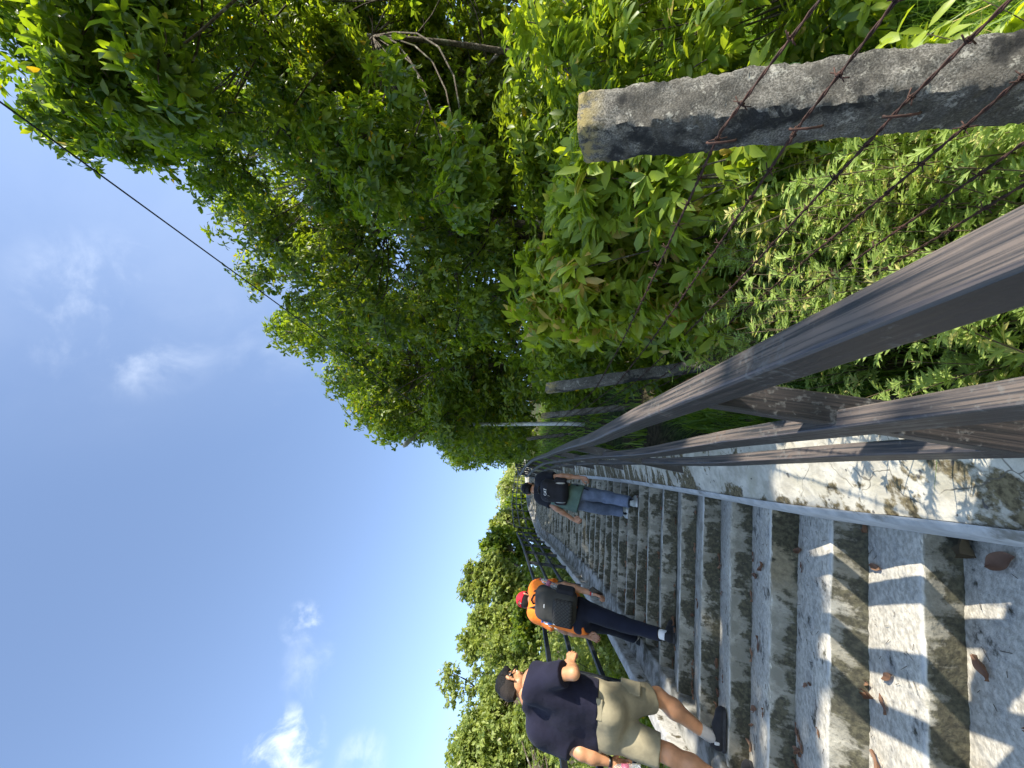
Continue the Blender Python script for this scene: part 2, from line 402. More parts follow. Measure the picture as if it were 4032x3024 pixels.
def wall(name, ys, xfun, prof, mat, sub, label, cat, tints=None, jig=.0, seed=1):
    """loft a cross-section [(dx, dz from nosing plane)] along the stair"""
    r_ = np.random.default_rng(seed); V = []; T = []; m = len(prof)
    for y in ys:
        x0 = xfun(y); z0 = zN(x0, y)
        for q, (dx, dz) in enumerate(prof):
            f = 1.0 if -.5 < dz else 0.0
            V.append((x0 + dx + r_.normal(0, jig) * f, y + r_.normal(0, jig * .4), z0 + dz + r_.normal(0, jig) * f)); T.append(tints[q] if tints else 0)
    n = len(ys)
    Q = np.array([(i*m+q, i*m+q+1, (i+1)*m+q+1, (i+1)*m+q) for i in range(n-1) for q in range(m-1)])
    o = np_mesh(name, V, [Q[:, ::-1], np.array([list(range(m))]), np.array([[(n-1)*m+q for q in range(m)][::-1]])], mat, None, True, {'tint': T})
    mod = o.modifiers.new('e', 'EDGE_SPLIT'); mod.split_angle = math.radians(38)
    return tag(o, label, cat) if label else o

ysR = np.concatenate([np.arange(-3, 8, .06), np.arange(8, 26, .3), np.arange(26, 66, 1.2)])
o = wall('parapet_wall', ysR, xR, [(.012, -.55), (.004, .0), (.030, .150), (.045, .168), (.10, .180), (.17, .195), (.24, .21), (.31, .224), (.365, .232), (.385, .215), (.395, .10), (.41, -.4), (.43, -1.3)],
     MAT['plaster'], None, 'low whitewashed parapet with moss stains under the near handrail', 'wall', [.5, .5, .5, 1, .55, .25, .1, .3, .7, 1, 1, 1, 1], .0022, 5)
# grey rendered skirting strip on the inner foot of the parapet
rt = empty('x', (0, 0, 0)); bpy.data.objects.remove(rt)
S = Acc(); m = 4; V = []
for y in ysR:
    x0 = xR(y); z0 = zN(x0, y)
    for dx, dz in ((-.012, -.20), (-.014, .004), (.012, .150), (.040, .172)): V.append((x0 + dx, y, z0 + dz))
Q = [(i*m+q, (i+1)*m+q, (i+1)*m+q+1, i*m+q+1) for i in range(len(ysR)-1) for q in range(3)]
S.add(V, [np.array(Q)]); st = S.build('skirting', MAT['strip']); st.parent = o

o = wall('curb_wall', ysR, xL, [(.012, -.40), (.010, .03), (.002, .17), (-.012, .185), (-.07, .19), (-.125, .186), (-.14, .165), (-.16, -.3), (-.22, -1.7)],
     MAT['curb'], None, 'whitewashed curb wall with drip stains along the left side of the steps', 'wall', [.5, .35, .1, 0, .1, .2, .4, .8, 1], .0012, 9)
# gutter ramp between the curb and the ends of the steps, its inner lip broken by each tread
G = Acc(); V = []
ys2 = ysR
r_ = np.random.default_rng(4)
for y in ys2:
    a = xL(y) + .008; b = xS(y)
    for f, dz in ((0, .045), (.35, .030), (.7, .020), (.97, .012), (1.0, -.004), (1.0, -.24)):
        x = a + (b - a) * f + (r_.normal(0, .004) if f > .3 else 0); V.append((x, y, zN(x, y) + dz + r_.normal(0, .003)))
Q = [(i*6+q, i*6+q+1, (i+1)*6+q+1, (i+1)*6+q) for i in range(len(ys2)-1) for q in range(5)]
G.add(V, [np.array(Q)]); g = G.build('gutter', MAT['gutter']); g.parent = o

# ------------------------------------------------------------------ ground
def ground_z(x, y):
    x = np.asarray(x, float); y = np.asarray(y, float)
    xr = xR(y); xl = xL(y)
    zr = zN(xr, y); zl = zN(xl, y)
    right = zr - .30 - .10 * np.clip(x - xr - .4, 0, 4) + .05 * np.clip(x - xr - 4.4, 0, 30)
    lft = zl - .95 - .42 * np.clip(xl - x, 0, 14) + .10 * np.clip(xl - x - 14, 0, 60)
    mid = np.minimum(zr, zl) - .62
    g_ = np.where(x > xr + .2, right, np.where(x < xl - .05, lft, mid))
    b = .07 * np.sin(x * 1.7 + y * .9) + .05 * np.sin(x * 3.9 - y * 2.6) + .03 * np.sin(x * 8.1 + y * 7.3)
    far = np.clip((np.abs(x) + np.abs(y)) / 60 - .6, 0, 1)
    g_ = g_ + np.where((x > xr + .3) | (x < xl - .3), b, 0)
    y2 = np.clip(y - 60, 0, 400); g_ = g_ - .33 * y2 * 0
    return g_
gx = np.unique(np.concatenate([np.arange(-9, 6, .12), np.linspace(-40, -9, 40), np.linspace(-260, -40, 16), np.linspace(6, 30, 30), np.linspace(30, 260, 16)]))
gy = np.unique(np.concatenate([np.arange(-2, 9, .12), np.linspace(9, 30, 60), np.linspace(30, 70, 40), np.linspace(70, 300, 14), np.linspace(-120, -2, 12)]))
X, Y = np.meshgrid(gx, gy); Z = ground_z(X, Y)
nx_, ny_ = len(gx), len(gy)
ii = np.arange((ny_ - 1) * nx_).reshape(ny_ - 1, nx_)[:, :-1].ravel()
o = np_mesh('ground', np.stack([X.ravel(), Y.ravel(), Z.ravel()], 1), [np.stack([ii, ii + 1, ii + nx_ + 1, ii + nx_], 1)], MAT['soil'])
tag(o, kind='structure')

# ------------------------------------------------------------------ railings
def railing(name, label, group, base, lean, rails, posts, rail_ys, matr, side, pw):
    """base(y) -> foot of the railing; rails = [(name, sideways, up, width, height)]; lean = outward tilt of the posts"""
    lo = np.array([side * math.sin(lean), 0, math.cos(lean)])
    root = empty(name, base(posts[0]), label, 'railing', group)
    for nm, dx, h, w_, hh in rails:
        a = Acc(); sweep(a, [base(y) + np.array([side * dx, 0, h]) for y in rail_ys], rrect(w_, hh, min(w_, hh) * .12), up=lo)
        ob = a.build(nm, matr, root, False); md = ob.modifiers.new('e', 'EDGE_SPLIT'); md.split_angle = math.radians(50)
    top = rails[0][2] - rails[0][4] * .45
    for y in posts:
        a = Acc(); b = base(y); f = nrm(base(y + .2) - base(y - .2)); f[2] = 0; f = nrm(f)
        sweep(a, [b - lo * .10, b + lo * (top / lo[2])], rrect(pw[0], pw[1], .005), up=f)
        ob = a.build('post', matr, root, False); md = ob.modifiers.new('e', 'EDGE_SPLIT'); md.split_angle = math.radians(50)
    return root
def baseR(y):
    x = xR(y) + .205; return np.array([x, y, zN(x, y) + .218])
def baseL(y):
    x = xL(y) - .06; return np.array([x, y, zN(x, y) + .18])
ysr = np.concatenate([np.arange(-1.2, 6.6, .35), np.arange(6.6, 30, .8)])
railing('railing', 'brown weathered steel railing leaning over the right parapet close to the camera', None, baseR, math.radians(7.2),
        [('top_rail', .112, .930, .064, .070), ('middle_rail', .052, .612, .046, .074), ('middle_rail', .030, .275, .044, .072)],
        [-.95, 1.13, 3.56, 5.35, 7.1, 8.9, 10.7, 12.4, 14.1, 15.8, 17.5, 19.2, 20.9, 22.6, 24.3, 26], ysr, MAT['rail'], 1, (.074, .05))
yl1 = np.arange(.2, 17.3, .4)
railing('railing', 'nearer dark steel railing with three rails along the left curb', 'dark railings along the left curb', baseL, math.radians(3),
        [('top_rail', .052, .98, .066, .056), ('middle_rail', .036, .68, .056, .05), ('middle_rail', .019, .36, .056, .05)],
        [1.0, 2.75, 4.45, 6.1, 7.8, 9.5, 11.0, 12.4, 14.0, 15.6, 17.1], yl1, MAT['rail_black'], -1, (.070, .05))
yl2 = np.arange(17.9, 66, 1.0)
railing('railing', 'far dark railing continuing beyond the gap towards the top of the stairs', 'dark railings along the left curb', baseL, math.radians(2),
        [('top_rail', .04, 1.10, .062, .046), ('middle_rail', .028, .78, .055, .045), ('middle_rail', .015, .42, .055, .045)],
        list(np.concatenate([[18.0, 20.2], np.arange(22.4, 65, 2.15)])), yl2, MAT['rail_black'], -1, (.064, .045))

# ------------------------------------------------------------------ concrete fence posts and barbed wire
def fence_post(top, foot, size, rot, label, seed):
    r_ = np.random.default_rng(seed); a = Acc(); top = np.array(top); foot = np.array(foot)
    n = 110; ring = []
    ca, sa = math.cos(rot), math.sin(rot)
    m = 32; V = []; T = []
    for i in range(n + 1):
        f = i / n; c = foot + (top - foot) * f
        h = size / 2
        for q in range(m):
            s = q / m * 4; e = int(s); u = (s - e) * 2 - 1
            cx, cy = [(u, -1), (1, u), (-u, 1), (-1, -u)][e]
            rr = 1.0 if abs(u) < .95 else .93
            if i == n: rr *= .93
            cx *= h * rr; cy *= h * rr
            lw = .0035 * math.sin(f * 31 + q * .9 + seed) + .003 * math.sin(f * 77 + q * 2.1) - (.010 * max(0, math.sin(f * 23 + q * 5.0) - .72) * 3 if abs(u) > .8 else 0)
            cx *= 1 + lw / h * .6; cy *= 1 + lw / h * .6; cx += r_.normal(0, .0014); cy += r_.normal(0, .0014)
            V.append(c + np.array([cx * ca - cy * sa, cx * sa + cy * ca, r_.normal(0, .001)])); T.append(max(0, (f - .82) / .18))
    Q = np.array([(i*m+q, i*m+(q+1) % m, (i+1)*m+(q+1) % m, (i+1)*m+q) for i in range(n) for q in range(m)])
    V.append(top + np.array([0, 0, .004])); T.append(1)
    cap = np.array([(n*m+q, n*m+(q+1) % m, len(V)-1) for q in range(m)])
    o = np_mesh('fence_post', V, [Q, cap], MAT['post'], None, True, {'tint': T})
    md = o.modifiers.new('e', 'EDGE_SPLIT'); md.split_angle = math.radians(45)
    return tag(o, label, 'fence post', 'concrete fence posts on the bank')
p1t = at(2290, 508, .98); p1b = at(4300, 278, 1.06)
fence_post(p1t, p1b, .116, math.radians(6), 'thick grey concrete fence post right beside the handrail, nearest the camera', 1)
p2t = at(2152, 1530, 3.70); p2b = at(2900, 1420, 3.72); p2b = p2b + (p2b - p2t) * .25
fence_post(p2t, p2b, .092, math.radians(20), 'mossy concrete post tilting out of the bushes past the handrail bend', 2)
p3t = at(2133, 1638, 6.7); p3b = at(2500, 1600, 6.75); p3b = p3b + (p3b - p3t) * .6
fence_post(p3t, p3b, .098, math.radians(15), 'short grey concrete post standing beside the pale lamp pole', 3)
p4t = at(2068, 1690, 9.6); p4b = at(2300, 1690, 9.6)
p4t = at(2075, 1728, 11.5); p4b = at(2330, 1700, 11.5); fence_post(p4t, p4b, .10, .2, 'dark fence post among the trunks beyond the lamp pole', 4)

def wire(pts, seed, label):
    r_ = np.random.default_rng(seed); pts = [np.array(p, float) for p in pts]
    P_ = []
    for a, b in zip(pts[:-1], pts[1:]):
        n = max(12, int(np.linalg.norm(b - a) / .02)); L_ = np.linalg.norm(b - a)
        for i in range(n):
            f = i / n; p = a + (b - a) * f; p[2] -= .02 * L_ * f * (1 - f); P_.append(p)
    P_.append(pts[-1]); P_ = np.array(P_); P_ += np.cumsum(r_.normal(0, .0008, P_.shape), 0) * .4
    s = np.concatenate([[0], np.cumsum(np.linalg.norm(np.diff(P_, axis=0), axis=1))])
    a = Acc()
    for ph in (0, math.pi):
        t_ = np.gradient(P_, axis=0); t_ /= np.linalg.norm(t_, axis=1)[:, None]
        sd_ = np.cross(t_, [0, 0, 1]); sd_ /= np.linalg.norm(sd_, axis=1)[:, None] + 1e-9; up_ = np.cross(sd_, t_)
        Q = P_ + (sd_ * np.cos(s * 95 + ph)[:, None] + up_ * np.sin(s * 95 + ph)[:, None]) * .0022
        sweep(a, Q, circ(.0021, 5))
    nb = int(s[-1] / .105)
    for i in range(nb):
        d = (i + .5) * .105 + r_.uniform(-.012, .012); j = int(np.searchsorted(s, d)); j = min(max(j, 1), len(P_) - 2); c = P_[j]
        tt = nrm(P_[j + 1] - P_[j - 1])
        for q in range(2):
            v = nrm(np.cross(tt, r_.normal(0, 1, 3)))
            ring = [c + tt * .006 * (u / 8 - .5) + (v * math.cos(u * 1.5) + np.cross(tt, v) * math.sin(u * 1.5)) * .0052 for u in range(9)]
            sweep(a, [c - v * .017 + tt * .004] + ring + [c + v * .019 - tt * .004], circ(.0013, 4))
    o = a.build('barbed_wire', MAT['rust'])
    return tag(o, label, 'barbed wire', 'barbed wire strands on the fence')
names = ['topmost rusty barbed wire strand on the concrete posts', 'second rusty barbed wire strand from the top', 'third rusty barbed wire strand from the top',
         'fourth rusty strand down, passing low across the thick post', 'fifth rusty barbed wire strand, low over the weeds', 'lowest rusty barbed wire strand close to the grass']
d2 = nrm(p2b - p2t); d3 = nrm(p3b - p3t)
near = [((2835, 520), (3226, 0)), ((3166, 470), (3532, 0)), ((3568, 410), (3978, 0)), ((3917, 395), (4200, 150)), ((4200, 440), (4500, 200)), ((4420, 500), (4700, 250))]
for i, (a, b) in enumerate(near):
    pa = at(a[0], a[1], .93); pb = at(b[0], b[1], .80); pc = pb + (pb - pa) * 1.5
    m2 = p2t + d2 * (.50 + .19 * i) + np.array([-.05, -.03, 0]); m3 = p3t + d3 * (.40 + .18 * i) + np.array([-.05, 0, 0])
    m4 = p4t + np.array([-.05, 0, -.35 - .17 * i])
    wire([pc, pb, pa, m2, m3, m4], 20 + i, names[i])

PO = bpy.data.objects['fence_post']
for sx, sy in ((2838, 555), (3170, 500), (3545, 450)):
    c_ = at(sx, sy, .93); a = Acc(); ax_ = nrm(p1t - p1b); sd_ = nrm(np.array([-.75, -.65, 0]))
    sweep(a, [c_ + ax_ * .028 + sd_ * .002, c_ + ax_ * .024 + sd_ * .008, c_ + sd_ * .010 - ax_ * .004, c_ - ax_ * .026 + sd_ * .006, c_ - ax_ * .030 + sd_ * .001], circ(.0028, 6), up=(0, 1, .2)); a.build('staple', MAT['rust'], PO)

# ------------------------------------------------------------------ lamp post and power line
pb = at(2240, 1668, 10.3); pt = at(1690, 1672, 10.3)
root = empty('street_lamp', pb, 'pale grey lamp pole half hidden in leaves beside the fence', 'street lamp')
a = Acc(); sweep(a, [pb - np.array([0, 0, .6]), pb, (pb + pt) / 2, pt], circ(.056, 16), up=(0, 1, 0), scale=[1.05, 1.0, .95, .85]); a.build('pole', MAT['pole'], root)
hd = at(1632, 1716, 9.9)
a = Acc(); sweep(a, [pt - np.array([0, 0, .02]), pt + np.array([-.04, -.03, .10]), pt * .5 + hd * .5 + np.array([0, 0, .06]), hd], circ(.022, 8), up=(0, 1, 0)); a.build('arm', MAT['pole'], root)
a = Acc(); dr = nrm(hd - pt + np.array([0, 0, -.1])); sweep(a, [hd - dr * .05, hd + dr * .08, hd + dr * .38, hd + dr * .48], rrect(.17, .075, .03), up=(0, 0, 1), scale=[.45, .95, 1, .6]); a.build('lamp_head', MAT['lamp'], root)
c0 = pt + np.array([0, 0, -.55]); c1 = at(0, 401, 1.55)
c1 = c1 + (c1 - c0) * 1.2
a = Acc(); n = 60; pts = []
for i in range(n + 1):
    f = i / n; p = c0 + (c1 - c0) * f; pts.append(p)
sweep(a, pts, circ(.009, 6)); tag(a.build('power_line', MAT['cable']), 'thin black cable slanting across the sky to the lamp pole', 'cable')

# ------------------------------------------------------------------ foliage
# openings cut in the crowns to let the sun reach chosen places (footprints on the stair plane: x0, x1, y0, y1)
LIT = [(-3.2, -.85, 1.55, 2.42), (-1.0, 1.0, .2, 2.6), (.0, 4.6, .0, 6.6), (-4.4, -3.0, 2.2, 3.6), (-3.1, -2.6, .5, 2.4), (-9.9, -5.6, 9.4, 11.2)]
def sunlit(Pn):
    """which points stand in the sun's way to one of the lit places"""
    den = SUN[2] - .322 * (SUN[0] * nS[0] + SUN[1] * nS[1])
    l = (Pn[:, 2] - .322 * (Pn[:, 0] * nS[0] + Pn[:, 1] * nS[1] - D0) - .1) / den
    hx = Pn[:, 0] - SUN[0] * l; hy = Pn[:, 1] - SUN[1] * l
    m = np.zeros(len(Pn), bool)
    for x0, x1, y0, y1 in LIT: m |= (hx > x0) & (hx < x1) & (hy > y0) & (hy < y1) & (l > .25)
    return m & ~((Pn[:, 0] < 2.6) & (Pn[:, 2] < 1.9) & (Pn[:, 1] > 1.0))

def leaves(P0, D, Nn, Ln, Wn, tint, fine, curl=.25):
    n = len(P0); D = D / (np.linalg.norm(D, axis=1)[:, None] + 1e-9)
    S_ = np.cross(D, Nn); S_ /= np.linalg.norm(S_, axis=1)[:, None] + 1e-9; U_ = np.cross(S_, D)
    Ln = Ln[:, None]; Wn = Wn[:, None]
    if fine:
        def pt(f, s, u): return P0 + D * Ln * f + S_ * Wn * s + U_ * Ln * u
        rows = [pt(0, 0, 0), pt(.28, -.40, .03 - .05 * curl), pt(.30, 0, -.02), pt(.28, .40, .03 - .05 * curl), pt(.66, -.46, -.06 * curl * 2), pt(.68, 0, -.05 - .2 * curl), pt(.66, .46, -.06 * curl * 2), pt(1, 0, -.12 - .5 * curl)]
        V = np.stack(rows, 1).reshape(-1, 3); b = np.arange(n)[:, None] * 8
        tri = np.concatenate([b + np.array([[0, 2, 1]]), b + np.array([[0, 3, 2]]), b + np.array([[4, 5, 7]]), b + np.array([[5, 6, 7]])])
        quad = np.concatenate([b + np.array([[1, 2, 5, 4]]), b + np.array([[2, 3, 6, 5]])])
        return V, [tri, quad], np.repeat(tint, 8)
    rows = [P0, P0 + D * Ln * .5 - S_ * Wn * .5 + U_ * Ln * .04, P0 + D * Ln - U_ * Ln * .15 * curl, P0 + D * Ln * .5 + S_ * Wn * .5 + U_ * Ln * .04]
    V = np.stack(rows, 1).reshape(-1, 3); b = np.arange(n)[:, None] * 4
    return V, [np.concatenate([b + np.array([[0, 2, 1]]), b + np.array([[0, 3, 2]])])], np.repeat(tint, 4)

def rosettes(C_, ax, L_, ratio, nl, rs, droop=.35, spread=.9, tb=0.0, tv=1.0, jit=.25):
    """a whorl of nl leaves round each twig end"""
    n = len(C_); ax = ax / (np.linalg.norm(ax, axis=1)[:, None] + 1e-9)
    ref = np.where(np.abs(ax[:, 2:3]) > .85, np.array([[1., 0, 0]]), np.array([[0, 0, 1.]]))
    a = np.cross(ax, ref); a /= np.linalg.norm(a, axis=1)[:, None]; b = np.cross(ax, a)
    Pl = []; Dl = []; Nl = []; Ll = []; Tl = []
    t0 = rs.random(n) * tv + tb
    for i in range(nl):
        th = 2 * math.pi * (i + rs.uniform(-.3, .3, n)) / nl + rs.uniform(0, 6, 1)
        rad = a * np.cos(th)[:, None] + b * np.sin(th)[:, None]
        up = rs.uniform(.15, .75, n)[:, None]
        d = ax * up + rad * spread + np.array([[0, 0, -1]]) * (droop * rs.uniform(.2, 1.4, n))[:, None] + rs.normal(0, jit, (n, 3)) * .5
        Pl.append(C_ - ax * (L_ * .5 * rs.random(n))[:, None] + rad * .004); Dl.append(d)
        nn = ax * .9 - rad * .35 + np.array([[0, 0, .5]]) + rs.normal(0, .28, (n, 3)); Nl.append(nn)
        Ll.append(L_ * rs.uniform(.6, 1.15, n)); Tl.append(np.clip(t0 * .8 + rs.uniform(-.08, .22, n) + (rs.random(n) > .993) * 1.0, 0, 1))
    Ll = np.concatenate(Ll)
    return np.concatenate(Pl), np.concatenate(Dl), np.concatenate(Nl), Ll, Ll * ratio, np.concatenate(Tl)

def clump_twigs(cent, rad, ntw, rs, flat=.75, up=.25):
    """twig ends spread through a set of leaf clumps"""
    C_ = []; A_ = []
    for c, r, n in zip(cent, rad, ntw):
        d = rs.normal(0, 1, (n, 3)); d /= np.linalg.norm(d, axis=1)[:, None]
        rr = r * rs.uniform(.25, 1.0, n) ** .6 * (1 + .25 * np.sin(d[:, 0] * 5 + c[0]) * np.sin(d[:, 1] * 4 + c[1]))
        p = c + d * rr[:, None] * np.array([1, 1, flat]); C_.append(p); A_.append(d + np.array([0, 0, up]) + rs.normal(0, .3, (n, 3)))
    return np.concatenate(C_), np.concatenate(A_)

def limb(acc, a, b, r0, r1, rs, sag=.1, n=7, m=6):
    a = np.array(a); b = np.array(b); k = np.linalg.norm(b - a)
    mid = rs.normal(0, .06 * k, 3); pts = []
    for i in range(n):
        f = i / (n - 1); pts.append(a + (b - a) * f + mid * math.sin(math.pi * f) + np.array([0, 0, -sag * k * math.sin(math.pi * f)]))
    sweep(acc, pts, circ(1.0, m), up=(.3, 1, .2), scale=[r0 + (r1 - r0) * (i / (n - 1)) for i in range(n)])
    return pts

def tree(name, label, group, foot, cent, rad, ntw, leafL, ratio, nl, mat, seed, trunks=1, tr=.09, fine=True, cull=True, twigs=True, droop=.35, tb=0.0, tv=1.0, split=.45):
    rs = np.random.default_rng(seed); cent = np.array(cent); rad = np.array(rad)
    root = empty(name, foot, label, 'tree', group)
    a = Acc(); foot = np.array(foot, float)
    top = cent.mean(0); tops = []
    for i in range(trunks):
        f0 = foot + rs.normal(0, .12 * (trunks > 1), 3) * np.array([1, 1, 0])
        tgt = top + rs.normal(0, .5, 3) * np.array([1, 1, .3]); tgt = f0 + (tgt - f0) * rs.uniform(.75, 1.05)
        tops.append(limb(a, f0 - np.array([0, 0, .3]), tgt, tr, tr * .42, rs, -.05, 12, 9))
    anchors = np.concatenate([np.array(t_[int(12 * split):]) for t_ in tops])
    for c, r in zip(cent, rad):
        if cull and (sunlit(np.array([c, c * .6 + top * .4])).any() or sunlit(c + rs.normal(0, .5 * r, (30, 3))).mean() > .3): continue
        d = np.linalg.norm(anchors - c, axis=1) + np.maximum(0, anchors[:, 2] - c[2]) * .8; j = int(np.argmin(d + rs.random(len(d)) * .4))
        limb(a, anchors[j], c, tr * .20, .008, rs, .08)
        for q in range(3 if twigs else 0):
            dd = nrm(rs.normal(0, 1, 3)) * r * .85; limb(a, c - nrm(c - anchors[j]) * r * .35, c + dd, .011, .004, rs, .05, 4, 4)
    a.build('trunk', MAT['bark'], root)
    C_, A_ = clump_twigs(cent, rad, ntw, rs)
    if cull:
        k = ~sunlit(C_) | (rs.random(len(C_)) < .004); C_ = C_[k]; A_ = A_[k]
    args = rosettes(C_, A_, leafL, ratio, nl, rs, droop, tb=tb, tv=tv)
    V, Pn, T = leaves(*args, fine)
    np_mesh('crown', V, Pn, mat, root, fine, {'tint': T})
    return root

SKYX = [-400, 0, 60, 180, 290, 400, 480, 560, 600, 780, 850, 900, 960, 1000, 1100, 1200, 1300, 1420, 1560, 1750, 1820, 1900, 1960, 2000]
SKYY = [60, 200, 430, 560, 670, 640, 690, 700, 730, 790, 880, 1120, 1180, 1270, 1390, 1480, 1560, 1690, 1770, 1835, 1858, 1860, 1850, 1840]
def sample_clumps(n, sx0, sx1, sy0, sy1, Y0, Y1, rpx, seed, edge=True, skyf=None, mind=0):
    """clump centres filling a stretch of the wood, bounded by its skyline"""
    rs = np.random.default_rng(seed); out = []; rad = []; tries = 0
    while len(out) < n and tries < 60000:
        tries += 1
        sx = rs.uniform(sx0, sx1); sy = rs.uniform(sy0, sy1); Y = rs.uniform(Y0, Y1)
        r = rs.uniform(*rpx)
        p = at(sx, sy, Y); dep = (p - CAM) @ Fw
        if edge and sy + r * F0 / dep * .93 > np.interp(sx, SKYX, SKYY): continue
        if Y < 10.4 and sx > 1930 and sy + r * F0 / dep * 1.25 > 1625: continue
        if out and np.min(np.linalg.norm(np.array(out) - p, axis=1)) < r * .42: continue
        out.append(p); rad.append(r)
    return np.array(out), np.array(rad)
def foot_of(c, dx=0, dy=0):
    x, y = c[:, 0].mean() + dx, c[:, 1].mean() + dy
    return np.array([x, y, float(ground_z(x, y))])

def gfoot_(c): return np.array([c[0] - .2, c[1], float(ground_z(c[0] - .2, c[1]))])
# the wood on the right, from overhead to the far bend
WOOD = 'broad-leaved trees of the wood on the right'
c, r = sample_clumps(85, -500, 700, -500, 720, 1.5, 2.7, (.26, .50), 1)
tree('broadleaf_tree', 'tall tree with big glossy leaves overhanging from the right, topmost against the sky', WOOD, (6.2, 1.9, float(ground_z(6.2, 1.9))), c, r, (r * 230).astype(int), .125, .40, 6, MAT['leaf_near'], 31, 1, .07)
c, r = sample_clumps(150, 480, 1950, -400, 800, 3.0, 5.2, (.30, .55), 2)
tree('broadleaf_tree', 'dense dark leaved tree leaning out behind the thick concrete post', WOOD, (4.6, 6.6, float(ground_z(4.6, 6.6))), c, r, (r * 190).astype(int), .115, .40, 6, MAT['leaf_near'], 32, 2, .06, split=.85)
c, r = sample_clumps(150, 780, 2050, 300, 1320, 5.2, 7.8, (.40, .75), 3)
f = at(2250, 960, 6.3); f[2] = float(ground_z(f[0], f[1]))
tree('broadleaf_tree', 'many stemmed tree with lichen spotted trunks behind the yellowish bushes', WOOD, f, c, r, (r * 140).astype(int), .122, .42, 6, MAT['leaf_mid'], 33, 4, .085)
c, r = sample_clumps(90, 1150, 2100, -350, 420, 3.6, 5.8, (.32, .55), 23)
tree('broadleaf_tree', 'small leaved young tree filling the gap right above the thick post', WOOD, foot_of(c), c, r, (r * 170).astype(int), .115, .42, 6, MAT['leaf_mid'], 39, 2, .05, split=.8)
c, r = sample_clumps(110, 1050, 2060, 1180, 1720, 8.6, 11.5, (.5, .9), 4)
tree('broadleaf_tree', 'leafy tree whose branches hide the upper part of the pale lamp pole', WOOD, foot_of(c, .5), c, r, (r * 110).astype(int), .16, .44, 6, MAT['leaf_mid'], 34, 3, .10)
c, r = sample_clumps(75, 1450, 2080, 1480, 1862, 13, 17, (.7, 1.25), 5)
tree('broadleaf_tree', 'tree hanging over the right railing where it bends, left of the lamp pole', WOOD, foot_of(c, .8), c, r, (r * 95).astype(int), .20, .46, 6, MAT['leaf_mid'], 35, 2, .12, fine=False)
c, r = sample_clumps(50, 1780, 2070, 1690, 1866, 22, 27, (.9, 1.5), 6)
tree('broadleaf_tree', 'farthest tree of the right hand wood, lowest against the sky at the bend', WOOD, foot_of(c, .8), c, r, (r * 95).astype(int), .28, .46, 6, MAT['leaf_mid'], 36, 2, .14, fine=False)
# second row, seen through the gaps of the first
for i, (a0, a1, b0, b1, y0, y1, lab) in enumerate([(700, 2110, -500, 300, 6.5, 9.5, 'shaded tree standing deep in the wood behind the thick post'), (1000, 2120, 200, 900, 9.5, 13, 'shaded tree of the second row behind the many stemmed tree'), (1250, 2110, 800, 1500, 13, 18, 'tree of the second row farther up behind the lamp pole')]):
    c, r = sample_clumps(90, a0, a1, b0, b1, y0, y1, (.8, 1.4), 50 + i)
    tree('broadleaf_tree', lab, WOOD, foot_of(c), c, r, (r * 62).astype(int), .21, .46, 6, MAT['leaf_mid'], 60 + i, 2, .13, fine=False)
# unseen tree added beside the camera to shade the flight
rs_ = np.random.default_rng(77)
c = np.stack([rs_.uniform(4.2, 8.0, 70), rs_.uniform(-2.4, 1.6, 70), rs_.uniform(2.4, 7.0, 70)], 1); r = rs_.uniform(.7, 1.0, 70)
tree('broadleaf_tree', 'big unseen tree added beside the photographer to shade the steps', WOOD, (6.4, -.6, float(ground_z(6.4, -.6))), c, r, (r * 60).astype(int), .26, .46, 6, MAT['leaf_mid'], 78, 1, .2, fine=False, twigs=False)

